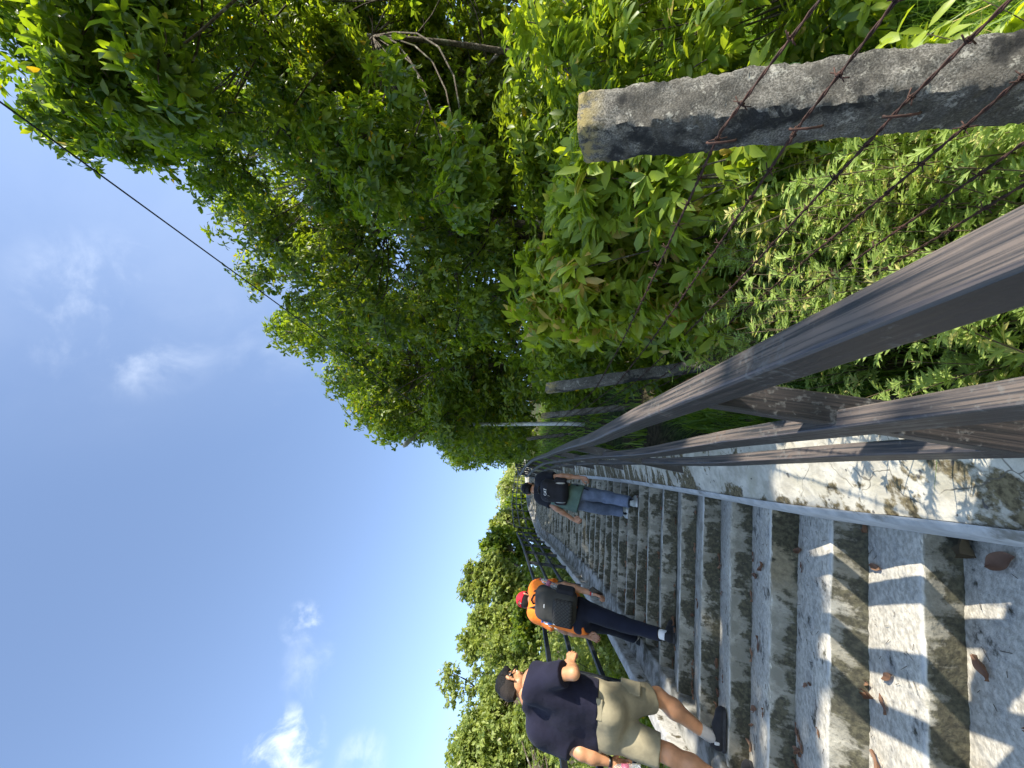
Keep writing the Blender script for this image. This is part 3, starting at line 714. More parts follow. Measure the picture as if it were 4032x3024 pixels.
# trees across the gully on the left
GUL = 'sunlit trees across the gully on the left'
for i, (sx, sy, rx, ry, y0, n, lab) in enumerate([
        (1975, 2985, 265, 200, 9.6, 95, 'leftmost big sunlit tree behind the man in the navy shirt'),
        (1800, 2672, 72, 50, 13.2, 22, 'thin tree top poking up alone above the navy shirted man'),
        (2010, 2745, 165, 120, 11.0, 60, 'low rounded tree just behind the head of the man in the navy shirt'),
        (1960, 2520, 195, 135, 13.0, 85, 'broad pale green tree between the two nearer men'),
        (1962, 2310, 190, 125, 15.5, 85, 'tall rounded tree on the left, beyond the man in the red cap'),
        (1995, 2160, 128, 80, 19.5, 60, 'dark green tree beyond the left railing, right of the red cap'),
        (2020, 2068, 100, 62, 25.0, 50, 'bright rounded tree above the kink in the left railing'),
        (2035, 1985, 68, 46, 33.0, 40, 'small dark tree beyond the gap in the left railing'),
        (2150, 2185, 75, 75, 16.5, 40, 'dark scrubby tree filling the gap under the left railing past the red cap'), (2125, 2090, 60, 60, 21, 36, 'dark scrubby tree filling the gap under the left railing beyond its kink'), (2110, 2030, 48, 46, 27, 30, 'small scrubby tree low beside the gap in the left railing'),
        (2090, 2420, 110, 150, 11.5, 45, 'dark bushy tree low behind the red cap'), (2120, 2860, 120, 170, 8.8, 40, 'bushy young tree low behind the navy shirt')]):
    rs = np.random.default_rng(100 + i); cc = at(sx, sy, y0); px = ((cc - CAM) @ Fw) / F0; rv_ = rx * px; rh = ry * px
    d = rs.normal(0, 1, (n, 3)); d /= np.linalg.norm(d, axis=1)[:, None]; q = rs.uniform(.12, 1, n) ** .45
    R_c = .26 * min(rv_, rh) + .12; c = cc + d * q[:, None] * (np.array([rh, rh * .9, rv_]) - R_c * .7); r = R_c * rs.uniform(.7, 1.25, n)
    if n == 22:
        c = np.array([at(a_, b_, y0) for a_, b_ in ((1738, 2705), (1752, 2650), (1768, 2735), (1790, 2690), (1800, 2640), (1838, 2715), (1850, 2660), (1890, 2690), (1905, 2640), (1930, 2720))]) + rs.normal(0, .12, (10, 3)); r = rs.uniform(.26, .5, 10)
    k = c[:, 0] < xL(c[:, 1]) - r * .9 - .3; c = c[k]; r = r[k]
    s_ = y0 / 11; f = gfoot_(cc)
    tree('hillside_tree', lab, GUL, f, c, r, np.maximum(6, (r / s_ * 125)).astype(int), (.125 if i % 3 else .15) * s_, .55, 6, MAT['leaf_far'] if i not in (5, 7, 8, 9, 10, 11) else MAT['leaf_mid'], 120 + i, 2 if n > 20 else 1, .11 if n > 20 else .05, fine=False, cull=False, droop=.15, tb=[.05, .25, .0, .2, .1, 0, .3, 0, 0, 0, 0, 0, .1][i], tv=.85)
# far slope at the top of the stairs
FARG = 'trees on the far slope at the head of the stairs'
for i, (s0, s1, y0, sx0, sx1, lab) in enumerate([(1905, 1990, 58, 1972, 2090, 'hazy yellow green tree at the head of the stairs, behind the black cap'), (1830, 1915, 66, 1990, 2085, 'pale tree on the far slope behind the end of the right railing'), (1740, 1840, 75, 2000, 2080, 'pale tree on the far slope seen through the far grid of rails'), (1985, 2080, 50, 1985, 2120, 'dark bushy tree at the far end of the left railing')]):
    rs_ = np.random.default_rng(140 + i); c = np.array([at(rs_.uniform(sx0 + 12, sx1 + 30), rs_.uniform(s0, s1), y0 + rs_.uniform(-3, 3)) for _ in range(46)]); r = rs_.uniform(1.2, 2.2, 46); k_ = (c[:, 0] < xL(c[:, 1]) - r - .3) | (c[:, 0] > xR(c[:, 1]) + r + .6) | (c[:, 1] > 69); c = c[k_]; r = r[k_]
    tree('hillside_tree', lab, FARG, foot_of(c), c, r, (r * 42).astype(int), .46, .6, 6, MAT['leaf_far'], 150 + i, 2, .2, fine=False, cull=False, droop=.1, tb=.3, twigs=False)

# ------------------------------------------------------------------ undergrowth on the right bank
def shrub(label, foot, cent, rad, ntw, L_, ratio, nl, mat, seed, group='shrubs on the bank behind the wire', name='shrub', droop=.1, fine=True, tb=.1, tv=.9, spread=.8, stem=.008):
    rs = np.random.default_rng(seed); cent = np.array(cent); rad = np.array(rad); foot = np.array(foot, float)
    root = empty(name, foot, label, 'shrub' if name == 'shrub' else 'plant', group); a = Acc()
    ex_c = []; ex_r = []; ex_n = []
    for c, r, q in zip(cent, rad, ntw):
        g = float(ground_z(c[0], c[1])); hgt = c[2] - g
        for f_ in ((.3, .62) if hgt > .35 else ((.5,) if hgt > .15 else ())):
            ex_c.append([c[0] + rs.normal(0, .08), c[1] + rs.normal(0, .08), g + hgt * f_]); ex_r.append(r * 1.05); ex_n.append(max(3, int(q * .7)))
    if ex_c: cent = np.concatenate([cent, ex_c]); rad = np.concatenate([rad, ex_r]); ntw = np.concatenate([ntw, ex_n])
    C_, A_ = clump_twigs(cent, rad, ntw, rs, .9, .7)
    for c in cent[::2]: limb(a, foot, c, stem * .8, stem * .4, rs, -.02, 6, 5)
    for p in C_[:: max(1, len(C_) // 60)]:
        c = cent[np.argmin(np.linalg.norm(cent - p, axis=1))]; limb(a, c, p, stem * .5, stem * .22, rs, .0, 4, 4)
    a.build('stems', MAT['bark'], root)
    V, Pn, T = leaves(*rosettes(C_, A_, L_, ratio, nl, rs, droop, spread, tb, tv), fine, .15)
    np_mesh('foliage', V, Pn, mat, root, fine, {'tint': T}); return root
def px_clumps(n, sx0, sx1, sy0, sy1, Y0, Y1, rr, seed):
    rs = np.random.default_rng(seed); c = np.array([at(rs.uniform(sx0, sx1), rs.uniform(sy0, sy1), rs.uniform(Y0, Y1)) for _ in range(n)])
    return c, rs.uniform(*rr, n)
def gfoot(c):
    x, y = c[:, 0].mean(), c[:, 1].mean(); return np.array([x, y, float(ground_z(x, y))])
for i, (n, a0, a1, b0, b1, y0, y1, rr, dens, L_, ra, nl, lab, tb) in enumerate([
        (30, 2090, 2520, 960, 1270, 2.4, 3.2, (.13, .24), 120, .135, .36, 6, 'yellow tipped shrub with long pointed leaves, lit in front of the dark trunks', .30),
        (34, 2200, 2760, 680, 1080, 2.1, 2.9, (.13, .23), 120, .130, .36, 6, 'bright green shrub left of the top of the thick post', .22),
        (22, 2300, 2640, 540, 860, 1.8, 2.3, (.11, .18), 120, .115, .38, 6, 'leafy shrub touching the lower left side of the thick post', .12),
        (34, 2080, 2480, -80, 360, 2.3, 3.2, (.14, .24), 95, .105, .40, 6, 'shrub with broad green leaves on the far side of the thick post', .08),
        (18, 2000, 2300, 330, 760, 3.2, 4.2, (.2, .34), 90, .13, .40, 6, 'darker shrub above the top of the thick post', .0),
        (22, 2100, 2420, 1300, 1470, 4.4, 5.6, (.18, .3), 90, .12, .40, 6, 'green bush behind the tilting mossy post', .05),
        (22, 2060, 2330, 1420, 1590, 8.5, 11, (.3, .5), 80, .15, .42, 6, 'low bush along the fence below the lamp pole', .05),
        (26, 1980, 2200, 820, 1400, 6.0, 8.0, (.3, .5), 80, .15, .42, 6, 'dim understorey bush at the foot of the spotted trunks', .0)]):
    c, r = px_clumps(n, a0, a1, b0, b1, y0, y1, rr, 200 + i)
    shrub(lab, gfoot(c), c, r, (r * dens).astype(int), L_, ra, nl, MAT['leaf_bush'] if i < 4 else MAT['leaf_mid'], 230 + i, tb=tb, fine=(i < 6))

def herb(label, foot, h, nst, seed, spread=.35):
    """feathery mugwort-like weed: stems set with deeply cut leaves"""
    rs = np.random.default_rng(seed); foot = np.array(foot, float); root = empty('weed', foot, label, 'weed', 'pale feathery weeds under the barbed wire')
    a = Acc(); P0 = []; D = []; Nn = []; Ls = []; T = []
    for s in range(nst):
        tip = foot + np.array([rs.normal(0, spread), rs.normal(0, spread), h * rs.uniform(.55, 1.05)]); b = foot + rs.normal(0, .05, 3) * np.array([1, 1, 0])
        pts = np.array(limb(a, b, tip, .0035, .0012, rs, -.04, 9, 4)); t0 = rs.uniform(.15, .8)
        for q in range(int(16 + 26 * rs.random())):
            f = rs.uniform(.25, 1) ** .8; x = f * 8; i = min(int(x), 7); p = pts[i] + (pts[i + 1] - pts[i]) * (x - i)
            th = rs.uniform(0, 6.28); d0 = np.array([math.cos(th), math.sin(th), rs.uniform(-.1, .9)]); l0 = rs.uniform(.045, .095) * (1.15 - .5 * f)
            d0 = nrm(d0); sd = nrm(np.cross(d0, [0, 0, 1])); un = np.cross(sd, d0)
            for lobe, (fa, an) in enumerate([(0, 0), (.25, .75), (.25, -.75), (.55, .6), (.55, -.6)]):
                P0.append(p + d0 * l0 * fa); D.append(d0 * math.cos(an) + sd * math.sin(an)); Nn.append(un + rs.normal(0, .15, 3)); Ls.append(l0 * (1.0 if lobe == 0 else .62)); T.append(np.clip(t0 + rs.normal(0, .12) + .25 * f, 0, 1))
    a.build('stems', MAT['litter'], root)
    V, Pn, Tt = leaves(np.array(P0), np.array(D), np.array(Nn), np.array(Ls), np.array(Ls) * .28, np.array(T), False)
    np_mesh('foliage', V, Pn, MAT['leaf_herb'], root, False, {'tint': Tt})
rs_ = np.random.default_rng(9)
HL = ['tallest pale feathery weed at the foot of the thick post', 'feathery weed rising between the upper wire strands', 'feathery weed crowding the middle wire strands', 'yellow green feathery weed next to the handrail', 'feathery weed below the lit shrub, near the tilting post',
      'small feathery weed in the gap between handrail and middle rail', 'feathery weed beside the pale dry leaves', 'low feathery weed close to the handrail near the bottom wire', 'bushy feathery weed midway between the thick post and the handrail', 'feathery weed standing where the wires cross the sunny grass', 'thin feathery weed leaning on the second wire strand', 'feathery weed half under the handrail']
for i, (sx, sy, Y, h, n_) in enumerate([(2980, 700, 1.75, .50, 16), (2900, 960, 2.0, .55, 18), (3050, 860, 1.75, .45, 16), (3080, 1180, 1.75, .42, 18), (2760, 1280, 2.5, .55, 18), (3560, 1500, 1.62, .26, 8), (3300, 700, 1.55, .36, 12), (3350, 1040, 1.55, .36, 14), (2900, 1120, 2.1, .50, 18), (3150, 1000, 1.65, .42, 16), (2700, 1000, 2.4, .5, 16), (2950, 1380, 2.2, .4, 14)]):
    p = at(sx, sy, Y); z = float(ground_z(p[0], p[1])); h_ = max(.22, p[2] - z + .12)
    herb(HL[i], (p[0], p[1], z), h_, int(n_ * 1.7), 300 + i, .16)

# grass: far too many blades to count
def blades(name, n, region, hgt, seed, mat, wdt=.006):
    rs = np.random.default_rng(seed); X = rs.uniform(region[0], region[1], n); Y = rs.uniform(region[2], region[3], n)
    dens = np.sin(X * 3.1 + 1) * np.sin(Y * 2.7) + np.sin(X * 7.7 + Y * 5.1) * .6; k = (X > xR(Y) + .43) & (dens + rs.uniform(-1.0, 1.0, n) > -.35); X = X[k]; Y = Y[k]; n = len(X)
    B = np.stack([X, Y, ground_z(X, Y) - .01], 1); h = hgt * rs.uniform(.35, 1.1, n) ** 1.3; th = rs.uniform(0, 6.28, n); ln = h * rs.uniform(.2, .9, n)
    d = np.stack([np.cos(th), np.sin(th), np.zeros(n)], 1); s = np.stack([-np.sin(th), np.cos(th), np.zeros(n)], 1) * (wdt * rs.uniform(.5, 1.1, n))[:, None]
    up = np.array([[0, 0, 1.]]); hh = h[:, None]; l_ = ln[:, None]
    rows = [B - s, B + s, B + up * hh * .6 + d * l_ * .25 - s * .8, B + up * hh * .6 + d * l_ * .25 + s * .8, B + up * hh * .95 + d * l_ * .75 - s * .4, B + up * hh * .95 + d * l_ * .75 + s * .4, B + up * hh * .98 + d * l_ * 1.15]
    V = np.stack(rows, 1).reshape(-1, 3); b = np.arange(n)[:, None] * 7
    o = np_mesh(name, V, [np.concatenate([b + np.array([[0, 1, 3, 2]]), b + np.array([[2, 3, 5, 4]])]), b + np.array([[4, 5, 6]])], mat, None, False, {'tint': np.repeat(np.clip(rs.normal(.42, .25, n), 0, 1) * .92 + (rs.random(n) > .95) * .3, 7)})
    return tag(o, kind='stuff')
blades('grass', 75000, (-.4, 3.8, .5, 5.5), .27, 41, MAT['grass'])
blades('grass_far', 26000, (-6, 7, 6, 24), .42, 42, MAT['grass'], .014)
blades('grass_tall', 9000, (.1, 2.6, .9, 3.4), .48, 47, MAT['grass'], .0045)
# small ground cover and dead leaves between the blades
rs_ = np.random.default_rng(43); n = 9000
X = rs_.uniform(-.3, 4, n); Y = rs_.uniform(.5, 6, n); k = X > xR(Y) + .40; X = X[k]; Y = Y[k]; n = len(X)
P0 = np.stack([X, Y, ground_z(X, Y) + rs_.uniform(.0, .09, n)], 1); th = rs_.uniform(0, 6.28, n)
V, Pn, T = leaves(P0, np.stack([np.cos(th), np.sin(th), rs_.uniform(-.2, .8, n)], 1), np.array([[0, 0, 1.]]) + rs_.normal(0, .4, (n, 3)), rs_.uniform(.02, .055, n), rs_.uniform(.012, .032, n), rs_.random(n) * .9, True)
tag(np_mesh('ground_cover', V, Pn, MAT['grass'], None, True, {'tint': T}), kind='stuff')
n = 1500; X = rs_.uniform(-.3, 4, n); Y = rs_.uniform(.4, 5, n); k = X > xR(Y) + .42; X = X[k]; Y = Y[k]; n = len(X)
P0 = np.stack([X, Y, ground_z(X, Y) + rs_.uniform(.005, .05, n)], 1); th = rs_.uniform(0, 6.28, n)
V, Pn, T = leaves(P0, np.stack([np.cos(th), np.sin(th), rs_.uniform(-.2, .3, n)], 1), np.array([[0, 0, 1.]]) + rs_.normal(0, .35, (n, 3)), rs_.uniform(.06, .15, n), rs_.uniform(.03, .065, n), rs_.random(n), True, 1.2)
tag(np_mesh('leaf_litter', V, Pn, MAT['litter'], None, True, {'tint': T}), kind='stuff')

# left of the stair: ferns, scrub and a bank of low growth below the railing
for i, (n, a0, a1, b0, b1, y0, y1, rr, dens, L_, lab) in enumerate([
        (40, 2190, 2420, 2560, 3100, 6.8, 9.0, (.3, .55), 75, .10, 'low sunny scrub below the railing beside the man in the navy shirt'),
        (36, 2150, 2360, 2330, 2600, 8.5, 11, (.35, .6), 75, .11, 'green scrub below the railing behind the man in the red cap'),
        (34, 2120, 2260, 2140, 2360, 12, 16, (.5, .8), 70, .15, 'scrub on the bank beyond the kink of the left railing'),
        (40, 2330, 2560, 2640, 2900, 4.9, 6.6, (.08, .16), 110, .07, 'dark weedy clump against the outside of the left curb')]):
    c, r = px_clumps(n, a0, a1, b0, b1, y0, y1, rr, 400 + i)
    k = c[:, 0] < xL(c[:, 1]) - r - .22; c = c[k]; r = r[k]
    if len(c): shrub(lab, gfoot(c), c, r, (r * dens).astype(int), L_, .55, 6, MAT['leaf_far'] if i < 3 else MAT['leaf_mid'], 430 + i, 'scrub below the left railing', fine=False, stem=.012)
rs_ = np.random.default_rng(46); n = 14000
Y = rs_.uniform(2, 22, n); X = xL(Y) - .2 - rs_.uniform(0, 1, n) ** 1.5 * 12
P0 = np.stack([X, Y, ground_z(X, Y) + rs_.uniform(0, .35, n)], 1); th = rs_.uniform(0, 6.28, n)
V, Pn, T = leaves(P0, np.stack([np.cos(th), np.sin(th), rs_.uniform(0, 1.2, n)], 1), np.array([[0, 0, 1.]]) + rs_.normal(0, .5, (n, 3)), rs_.uniform(.08, .24, n), rs_.uniform(.03, .10, n), rs_.random(n) * .95, False)
tag(np_mesh('undergrowth', V, Pn, MAT['leaf_far'], None, False, {'tint': T}), kind='stuff')

# stones along the outer foot of the parapet and a boulder beyond the left railing
def stone(c, r, seed, label, group=None):
    rs = np.random.default_rng(seed); bm = bmesh.new(); bmesh.ops.create_icosphere(bm, subdivisions=3, radius=1)
    k = rs.uniform(.7, 1.3, 3); ph = rs.uniform(0, 6, 6)
    V = []; 
    for v in bm.verts:
        d = np.array(v.co); f = 1 + .18 * math.sin(d[0] * 3 + ph[0]) * math.sin(d[1] * 3.5 + ph[1]) + .10 * math.sin(d[2] * 6 + ph[2]) + .06 * math.sin(d[0] * 11 + ph[3]) * math.sin(d[1] * 9 + ph[4])
        V.append(np.array(c) + np.clip(d * f, -.82, .82) * r * k)
    Fs = [[q.index for q in f_.verts] for f_ in bm.faces]; bm.free()
    o = np_mesh('stone', V, [np.array(Fs)], MAT['rock']); return tag(o, label, 'stone', group)
SL_ = ['dark mossy stone under the handrail by the near post', 'small grey stone beside the dark mossy one', 'flat stone half sunk in the grass along the parapet', 'rough stone at the outer foot of the parapet farther up']
for i, (sx, sy, Y, r) in enumerate([(3600, 1560, 1.85, .10), (3760, 1530, 1.72, .06), (3880, 1500, 1.62, .07), (3250, 1600, 2.25, .09)]):
    p = at(sx, sy, Y); x = max(p[0], float(xR(p[1])) + .5); stone((x, p[1], float(ground_z(x, p[1])) + r * .35), r, 500 + i, SL_[i], 'stones along the parapet')
p = at(2175, 2240, 15); stone((p[0], p[1], p[2] - .3), .85, 510, 'pale boulder showing through the left railing among the scrub')

# ------------------------------------------------------------------ solids from distance fields (bodies, clothes, bags)
def sdf_mesh(prims, res, k=.02, cuts=(), disp=None, pad=.03):
    """prims: ('c',a,b,ra,rb[,flat]) cone  ('e',c,(rx,ry,rz),R) ellipsoid  ('b',c,(hx,hy,hz),R,round) box ; prefix '-' subtracts. cuts: (point, outward normal)"""
    lo = []; hi = []
    for p in prims:
        if p[0] == 'c': r = max(p[3], p[4]); a = np.minimum(p[1], p[2]) - r; b = np.maximum(p[1], p[2]) + r
        elif p[0] in 'eb': r = np.linalg.norm(p[2]); a = np.array(p[1]) - r; b = np.array(p[1]) + r
        else: continue
        lo.append(a); hi.append(b)
    lo = np.min(lo, 0) - pad; hi = np.max(hi, 0) + pad
    n = np.ceil((hi - lo) / res).astype(int) + 1
    ax = [lo[i] + res * np.arange(n[i]) for i in range(3)]
    Fd = np.full(n, 1e3)
    for p in prims:
        op = p[0]; neg = op[0] == '-'; ty = op[-1]
        if ty == 'c': r = max(p[3], p[4]); a = np.minimum(p[1], p[2]) - r; b = np.maximum(p[1], p[2]) + r
        else: r = np.linalg.norm(p[2]); a = np.array(p[1]) - r; b = np.array(p[1]) + r
        m = k * 1.5 + res * 3
        i0 = np.clip(np.floor((a - m - lo) / res).astype(int), 0, n); i1 = np.clip(np.ceil((b + m - lo) / res).astype(int) + 1, 0, n)
        if np.any(i1 <= i0): continue
        X, Y, Z = np.meshgrid(ax[0][i0[0]:i1[0]], ax[1][i0[1]:i1[1]], ax[2][i0[2]:i1[2]], indexing='ij')
        Pn = np.stack([X, Y, Z], -1)
        if ty == 'c':
            A_ = np.array(p[1]); B_ = np.array(p[2]); ab = B_ - A_; t_ = np.clip(((Pn - A_) @ ab) / (ab @ ab + 1e-12), 0, 1)
            d = np.linalg.norm(Pn - A_ - t_[..., None] * ab, axis=-1) - (p[3] + (p[4] - p[3]) * t_)
            if len(p) > 5 and p[5]: d = np.maximum(d, (Pn - B_) @ nrm(ab))
        else:
            Rm = np.array(p[3]) if len(p) > 3 and p[3] is not None else np.eye(3)
            q = (Pn - np.array(p[1])) @ Rm.T
            if ty == 'e':
                rr = np.array(p[2]); k0 = np.linalg.norm(q / rr, axis=-1); k1 = np.linalg.norm(q / rr ** 2, axis=-1) + 1e-9; d = k0 * (k0 - 1) / k1
            else:
                rd = p[4]; qq = np.abs(q) - (np.array(p[2]) - rd); d = np.linalg.norm(np.maximum(qq, 0), axis=-1) + np.minimum(qq.max(-1), 0) - rd
        sl_ = tuple(slice(i0[i], i1[i]) for i in range(3)); cur = Fd[sl_]
        if neg: Fd[sl_] = np.maximum(cur, -d); continue
        h = np.clip(.5 + .5 * (cur - d) / k, 0, 1); Fd[sl_] = np.where(cur > 500, d, cur * (1 - h) + d * h - k * h * (1 - h))
    X, Y, Z = np.meshgrid(*ax, indexing='ij')
    if disp is not None: Fd = Fd + np.where(np.abs(Fd) < .06, disp(X, Y, Z), 0)
    for c, nn in cuts: Fd = np.maximum(Fd, (X - c[0]) * nn[0] + (Y - c[1]) * nn[1] + (Z - c[2]) * nn[2])
    # surface nets
    Fd[0], Fd[-1] = 1, 1; Fd[:, 0], Fd[:, -1] = 1, 1; Fd[:, :, 0], Fd[:, :, -1] = 1, 1
    ins = Fd < 0; c8 = [(i, j, q) for i in (0, 1) for j in (0, 1) for q in (0, 1)]
    def cut(a, o): return a[o[0]:a.shape[0] - 1 + o[0], o[1]:a.shape[1] - 1 + o[1], o[2]:a.shape[2] - 1 + o[2]]
    cnt = sum(cut(ins, o).astype(np.int8) for o in c8); act = (cnt > 0) & (cnt < 8)
    ci = np.argwhere(act); idx = -np.ones(act.shape, int); idx[act] = np.arange(len(ci))
    acc = np.zeros((len(ci), 3)); num = np.zeros(len(ci)); vals = {o: cut(Fd, o)[act] for o in c8}
    for o in c8:
        for d_ in range(3):
            if o[d_] == 0:
                o2 = list(o); o2[d_] = 1; o2 = tuple(o2); a = vals[o]; b = vals[o2]; x = (a < 0) != (b < 0)
                t_ = np.where(x, a / (a - b + 1e-15), 0); pt = np.tile(np.array(o, float), (len(ci), 1)); pt[:, d_] = t_
                acc[x] += pt[x]; num[x] += 1
    V = lo + (ci + acc / num[:, None]) * res
    Q = []
    for d_ in range(3):
        e1, e2 = (d_ + 1) % 3, (d_ + 2) % 3
        sh = list(Fd.shape); sh[d_] -= 1
        a = ins[tuple(slice(0, sh[i]) for i in range(3))]; bsl = [slice(0, Fd.shape[i]) for i in range(3)]; bsl[d_] = slice(1, None); b = ins[tuple(bsl)]
        e = np.argwhere(a != b); e = e[(e[:, e1] > 0) & (e[:, e2] > 0) & (e[:, e1] < Fd.shape[e1] - 1) & (e[:, e2] < Fd.shape[e2] - 1)]
        fl = a[tuple(e.T)]; u1 = np.zeros(3, int); u1[e1] = 1; u2 = np.zeros(3, int); u2[e2] = 1
        q = np.stack([idx[tuple((e - u1 - u2).T)], idx[tuple((e - u2).T)], idx[tuple(e.T)], idx[tuple((e - u1).T)]], 1)
        q[~fl] = q[~fl][:, ::-1]; Q.append(q)
    Q = np.concatenate(Q); Q = Q[(Q >= 0).all(1)]
    return V, Q

def solid(name, prims, res, mat, parent, k=.02, cuts=(), disp=None, extra=()):
    V, Q = sdf_mesh(prims, res, k, cuts, disp); Vs = [V]; Qs = [Q]; n = len(V)
    for v, q in extra: Vs.append(v); Qs.append(q + n); n += len(v)
    return np_mesh(name, np.concatenate(Vs), [np.concatenate(Qs)], mat, parent)

def frame(f, u):
    """rotation rows: right, forward, up"""
    f = nrm(f); r = nrm(np.cross(f, u)); return np.array([r, f, np.cross(r, f)])

def hand(wr, d, back, thumb, curl=.5, sc=1.0, tcurl=.3, bends=None):
    d = nrm(d); th = nrm(np.array(thumb) - d * (np.array(thumb) @ d)); bk = np.array(back) - d * (np.array(back) @ d); bk = nrm(bk - th * (bk @ th)); pm = -bk
    P_ = []; offs = [.031, .0105, -.0105, -.030]; lens = [.070, .079, .073, .056]; kn = [.090, .095, .091, .082]; rr = [.0094, .0098, .0093, .0082]
    for i in range(4):
        o = offs[i] * sc; k0 = wr + d * kn[i] * sc + th * o; P_.append(('c', wr + th * o * .55 + d * .008 * sc, k0, .0165 * sc, .0125 * sc))
        c = (bends[i] if bends else curl * (1 + .12 * i)); p = k0; a = c * .55
        for l_, r0, r1 in ((.46, 1, .95), (.30, .95, .86), (.24, .86, .72)):
            q = p + (d * math.cos(a) + pm * math.sin(a)) * lens[i] * l_ * sc; P_.append(('c', p, q, rr[i] * r0 * sc, rr[i] * r1 * sc)); p = q; a += c
    b = wr + d * .018 * sc + th * .022 * sc + pm * .006 * sc; t1 = b + (d * .62 + th * .70 + pm * .25) * .040 * sc; t2 = t1 + (d * (.85) + th * (.35 - tcurl * .5) + pm * (.2 + tcurl)) * .032 * sc; t3 = t2 + nrm(d * .9 + th * (.1 - tcurl) + pm * (.2 + tcurl)) * .026 * sc
    P_ += [('c', b, t1, .0155 * sc, .0125 * sc), ('c', t1, t2, .0118 * sc, .0105 * sc), ('c', t2, t3, .0105 * sc, .0082 * sc)]
    P_.append(('c', wr - d * .045 * sc, wr + d * .01 * sc, .027 * sc, .0255 * sc))
    V, Q = sdf_mesh(P_, .0032, .007); return V, Q

def head_prims(c, R, s=1.0):
    """c = centre of the skull, R rows: right, forward, up"""
    def p(x, y, z): return c + (R[0] * x + R[1] * y + R[2] * z) * s
    P_ = [('e', p(0, -.012, .035), (.076 * s, .094 * s, .085 * s), R), ('e', p(0, .018, -.02), (.066 * s, .078 * s, .085 * s), R),
          ('c', p(-.045, .02, -.055), p(-.018, .070, -.098), .026 * s, .020 * s), ('c', p(.045, .02, -.055), p(.018, .070, -.098), .026 * s, .020 * s), ('c', p(-.018, .072, -.098), p(.018, .072, -.098), .020 * s, .020 * s),
          ('c', p(0, .088, .018), p(0, .108, -.022), .009 * s, .014 * s), ('c', p(-.012, .098, -.026), p(.012, .098, -.026), .009 * s, .009 * s),
          ('c', p(-.022, .090, -.058), p(.022, .090, -.058), .009 * s, .009 * s), ('c', p(-.020, .090, -.070), p(.020, .090, -.070), .009 * s, .009 * s),
          ('c', p(-.045, .080, .022), p(-.012, .090, .022), .010 * s, .010 * s), ('c', p(.045, .080, .022), p(.012, .090, .022), .010 * s, .010 * s),
          ('c', p(-.048, .064, -.02), p(-.03, .075, -.02), .02 * s, .018 * s), ('c', p(.048, .064, -.02), p(.03, .075, -.02), .02 * s, .018 * s)]
    for sx in (-1, 1):
        P_ += [('c', p(sx * .074, -.010, .012), p(sx * .088, -.022, .028), .009 * s, .008 * s), ('c', p(sx * .088, -.022, .028), p(sx * .089, -.026, .008), .008 * s, .007 * s), ('c', p(sx * .089, -.026, .008), p(sx * .080, -.014, -.026), .007 * s, .008 * s), ('c', p(sx * .076, -.006, .0), p(sx * .083, -.016, -.004), .008 * s, .006 * s)]
    return P_, p

def person(label, J, skin, base, heights=None, scale=1.0, hands=None, headR=None, fat=1.0):
    """one continuous skin surface grown over a posed skeleton"""
    root = empty('person', base, label, 'person')
    f = lambda a: np.array(J[a])
    up = nrm(f('neck') - (f('hipL') + f('hipR')) / 2); P_ = []
    for s in 'LR':
        P_ += [('c', f('sh' + s), f('el' + s), .048 * fat, .037), ('c', f('el' + s), f('el' + s) * .65 + f('wr' + s) * .35, .036, .038 * fat), ('c', f('el' + s) * .65 + f('wr' + s) * .35, f('wr' + s), .038 * fat, .0265),
               ('c', f('hip' + s), f('kn' + s), .086 * fat, .056), ('c', f('kn' + s), f('kn' + s) * .68 + f('an' + s) * .32, .055, .057 * fat), ('c', f('kn' + s) * .68 + f('an' + s) * .32, f('an' + s), .057 * fat, .036),
               ('c', f('hip' + s), f('sh' + s) * .72 + f('neck') * .28, .098 * fat, .095 * fat), ('c', f('sh' + s), f('neck'), .055, .045)]
    P_ += [('c', f('neck') - up * .03, f('head') - up * .03, .056 * fat, .052)]
    hp, hfun = head_prims(f('head'), headR, scale)
    ex = [hand(*hands['L']), hand(*hands['R']), sdf_mesh(hp, .0045, .012)]
    b = solid('body', P_, .009, skin, root, .035, extra=ex)
    return root, hfun

def lerp(a, b, t_): return np.array(a) * (1 - t_) + np.array(b) * t_
def wrinkle(amp, fx, seed):
    r_ = np.random.default_rng(seed); K = [(r_.normal(0, 1, 3) * np.array(fx), r_.uniform(0, 6)) for _ in range(5)]
    def f(X, Y, Z):
        s = 0
        for kk, ph in K: s = s + np.sin(X * kk[0] + Y * kk[1] + Z * kk[2] + ph + 1.2 * np.sin(Z * 14 + X * 9 + ph))
        return amp * s / 3
    return f

